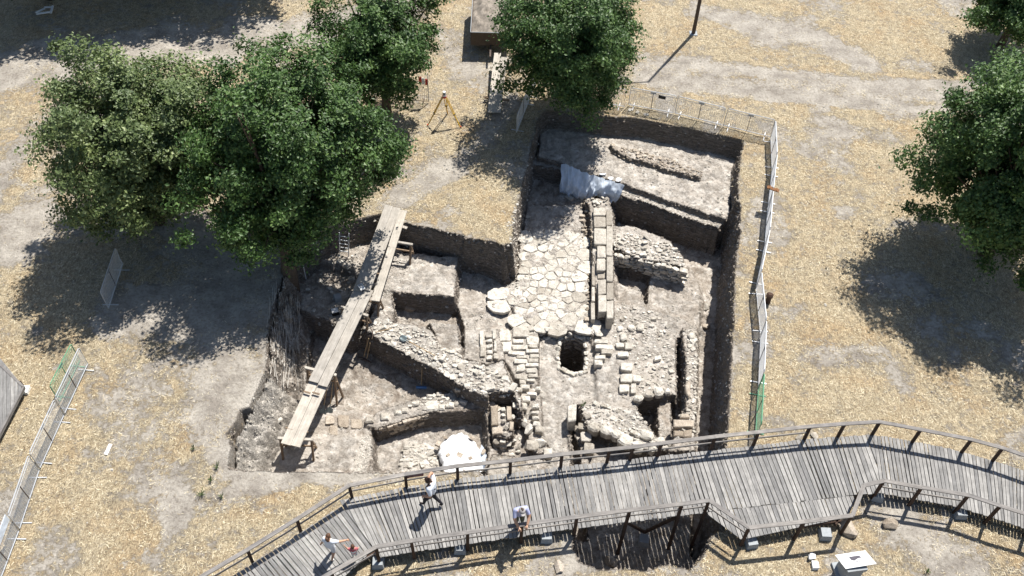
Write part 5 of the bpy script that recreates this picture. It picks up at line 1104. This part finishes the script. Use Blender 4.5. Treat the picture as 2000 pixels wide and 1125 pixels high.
# ------------------------------------------------------------------ trees
def tree(u, v, hc, a, c, nleaf, label, mat, seed, group='oaks around the dig', blobs=None, top=None, trunk_px=None, dens=1., lsz=.07):
    """crown centre sighted at height hc, plan radius a, half height c"""
    r = np.random.default_rng(seed); rr = random.Random(seed); ctr = P(u, v, hc); base = Vector((ctr.x + rr.uniform(-.4, .4), ctr.y + rr.uniform(-.3, .3), 0))
    if trunk_px: g = G(*trunk_px); base = Vector((g.x, g.y, 0))
    base.z = hz(base.x, base.y) - .05; t = thing('oak_tree', label, 'tree', base, 0, group); o = Vector(base)
    fork = Vector((base.x + (ctr.x - base.x) * .3, base.y + (ctr.y - base.y) * .3, max(1.3, hc - c * .55)))
    m = MB(); m.tube([(0, 0, 0), (fork - o) * .5 + Vector((rr.uniform(-.1, .1), rr.uniform(-.1, .1), 0)), fork - o], [a * .085, a * .065, a * .055], 10); m.build('trunk', M['bark'], t, True)
    # foliage clumps spread through an uneven crown
    bl = [(0, 0, 0, 1.)] + (blobs or [])
    ph = r.uniform(0, 6.28, 6); cl = []
    n_c = int(430 * dens * (a / 4) ** 2)
    while len(cl) < n_c:
        bx, by, bz, bs = bl[r.integers(len(bl))] if r.random() < .5 and len(bl) > 1 else bl[0]
        d = r.normal(0, 1, 3); d /= np.linalg.norm(d); az = math.atan2(d[1], d[0])
        rad = (r.random() ** .38) * (.86 + .13 * math.sin(3 * az + ph[0]) + .09 * math.sin(5 * az + ph[1]) + .08 * math.sin(7 * d[2] + ph[2]))
        if d[2] < 0: rad *= .95
        q = np.array([d[0] * a * rad * bs + bx, d[1] * a * rad * bs + by, d[2] * c * rad * bs + bz]); 
        if ctr.z + q[2] < 1.5: continue
        cl.append(q)
    cl = np.array(cl); m = MB()
    for q in cl[:: 5]:
        e = Vector(q) + ctr - o; s = fork - o; mid = s + (e - s) * .5 + Vector((rr.uniform(-.3, .3), rr.uniform(-.3, .3), rr.uniform(.0, .4)))
        L = (e - s).length; m.tube([s, mid, e], [.03 + L * .012, .02 + L * .006, .008], 5, False)
    m.build('limbs', M['bark'], t, True)
    per = int(nleaf / len(cl)); sig = r.uniform(.17, .33, (len(cl), 1, 1)) * (a / 4) ** .3
    offs = r.normal(0, 1, (len(cl), per, 3)); ln = np.linalg.norm(offs, axis=2, keepdims=True); offs = offs / ln * (ln ** .7) * sig * np.array([1.15, 1.15, .7])
    pos = (cl[:, None, :] + offs).reshape(-1, 3); outw = pos / np.array([a, a, c]); outw /= np.linalg.norm(outw, axis=1, keepdims=True) + 1e-6
    # straying twigs beyond the outline
    ns = int(len(pos) * .07); pick = r.integers(0, len(pos), ns); pos[pick] += outw[pick] * r.uniform(.1, .55, (ns, 1)) * np.array([1, 1, .8])
    pos = pos + np.array(ctr - o); pos = pos[pos[:, 2] + o.z > hz(base.x, base.y) + .3] if False else pos
    n = len(pos); nm = outw[:n] * .7 + r.normal(0, .55, (n, 3)) + np.array([0, 0, .45]); nm /= np.linalg.norm(nm, axis=1, keepdims=True)
    h = r.normal(0, 1, (n, 3)); tx = np.cross(nm, h); tx /= np.linalg.norm(tx, axis=1, keepdims=True) + 1e-6; ty = np.cross(nm, tx)
    L = lsz * r.uniform(.6, 1.35, (n, 1)); W_ = L * r.uniform(.5, .75, (n, 1)); fold = nm * L * .18
    Vv = np.stack([pos - ty * L, pos + tx * W_ + fold, pos + ty * L, pos - tx * W_ + fold], 1).reshape(-1, 3)
    Ft = ((np.arange(n) * 4)[:, None, None] + np.array([[0, 1, 2], [0, 2, 3]])[None]).reshape(-1, 3)
    cv = np.repeat(r.normal(0, .10, len(cl)), per); lv = np.repeat(np.clip(r.normal(.42, .24, n) + cv[:n], 0, 1), 4)
    me = fast_mesh('crown', Vv, Ft, M[mat], dict(lv=lv), False); co = link(bpy.data.objects.new('crown', me)); co.parent = t; return t
tree(252, 275, 4.5, 3.8, 4.5, 98000, 'large grey green oak with a broad rounded crown at the far left', 'leafA', 11, blobs=[(-.3, -1.1, -.8, .8), (.9, .6, .3, .8), (1.2, -.6, 0, .8)], dens=1.1)
tree(560, 300, 4.5, 4.35, 4.1, 118000, 'largest dark green oak overhanging the upper end of the plank walkway', 'leafB', 12, blobs=[(1.7, .3, -.3, .75), (-1.3, -1.0, -.4, .75), (-.2, -2.2, -1.6, .5), (1.2, 1.6, .3, .6), (-1.6, 1.2, .5, .7), (0, 1.9, .9, .7)], dens=1.1, trunk_px=(566, 560))
tree(748, 75, 4.2, 2.95, 3.2, 56000, 'medium green oak at the top of the photo left of the trailer', 'leafB', 13, blobs=[(-.8, -1.3, -.6, .6)], dens=1.1)
tree(1115, 78, 4.0, 3.7, 3.8, 80000, 'dark oak at the top centre, right of the trailer, above the upper trench corner', 'leafB', 14, blobs=[(.3, -1.1, -.8, .7), (.9, .3, .2, .7)], dens=1.15, trunk_px=(1105, 180))
tree(1997, 325, 4.6, 4.1, 4.9, 118000, 'big dark oak at the right edge casting a wide shadow on the straw', 'leafB', 15, blobs=[(-.8, 1.2, .5, .8), (-1.0, .3, 0, .85), (.3, -2.4, -.6, .75), (-.6, -.4, -.5, .9)], dens=1.1)
tree(1995, 15, 2.3, 2.7, 2.3, 44000, 'smaller bushy oak in the upper right corner', 'leafB', 16)
for k, (u, v, a) in enumerate([(15, -185, 4.6), (225, -205, 4.4), (430, -225, 4.3)]):
    tree(u, v, 5.2, a, 4.0, 24000, ['leftmost oak beyond the upper edge whose shadow darkens the track', 'middle oak beyond the upper edge whose shadow darkens the track', 'right oak of three beyond the upper edge whose shadow darkens the track'][k], 'leafB', 20 + k, 'oaks beyond the upper edge', lsz=.12)
# green weeds
def weed(p, label, s=.25):
    m = MB()
    for k in range(16):
        a = random.uniform(0, 6.28); l = s * random.uniform(.3, .75); e = Vector((math.cos(a) * l, math.sin(a) * l, random.uniform(.05, .22))); n = Vector((-math.sin(a), math.cos(a), 0)) * .012
        m.add([Vector((0, 0, .01)) - n * .4, Vector((0, 0, .01)) + n * .4, e * .6 + n, e, e * .6 - n], [(0, 1, 2, 3, 4)])
    o = m.build('weed', M['leafA']); o.location = p; tag(o, label, 'plant')
for u, v, s, lb in [(425, 912, .3, 'uppermost small green weed on the bare dirt left of the dig'), (393, 966, .35, 'largest green weed on the bare dirt left of the dig'), (413, 940, .22, 'flat green weed between two others on the bare dirt'), (433, 970, .2, 'small weed nearest the dig corner on the bare dirt'), (378, 877, .18, 'tiny weed in the straw left of the dig'), (1140, 792, .25, 'dark green weed on the white diagonal wall'), (1810, 1117, .2, 'tiny weed in the straw at the lower right')]: weed(G(u, v, -.0 if u < 1100 or u > 1400 else -1.7) + Vector((0, 0, .02)), lb, s)
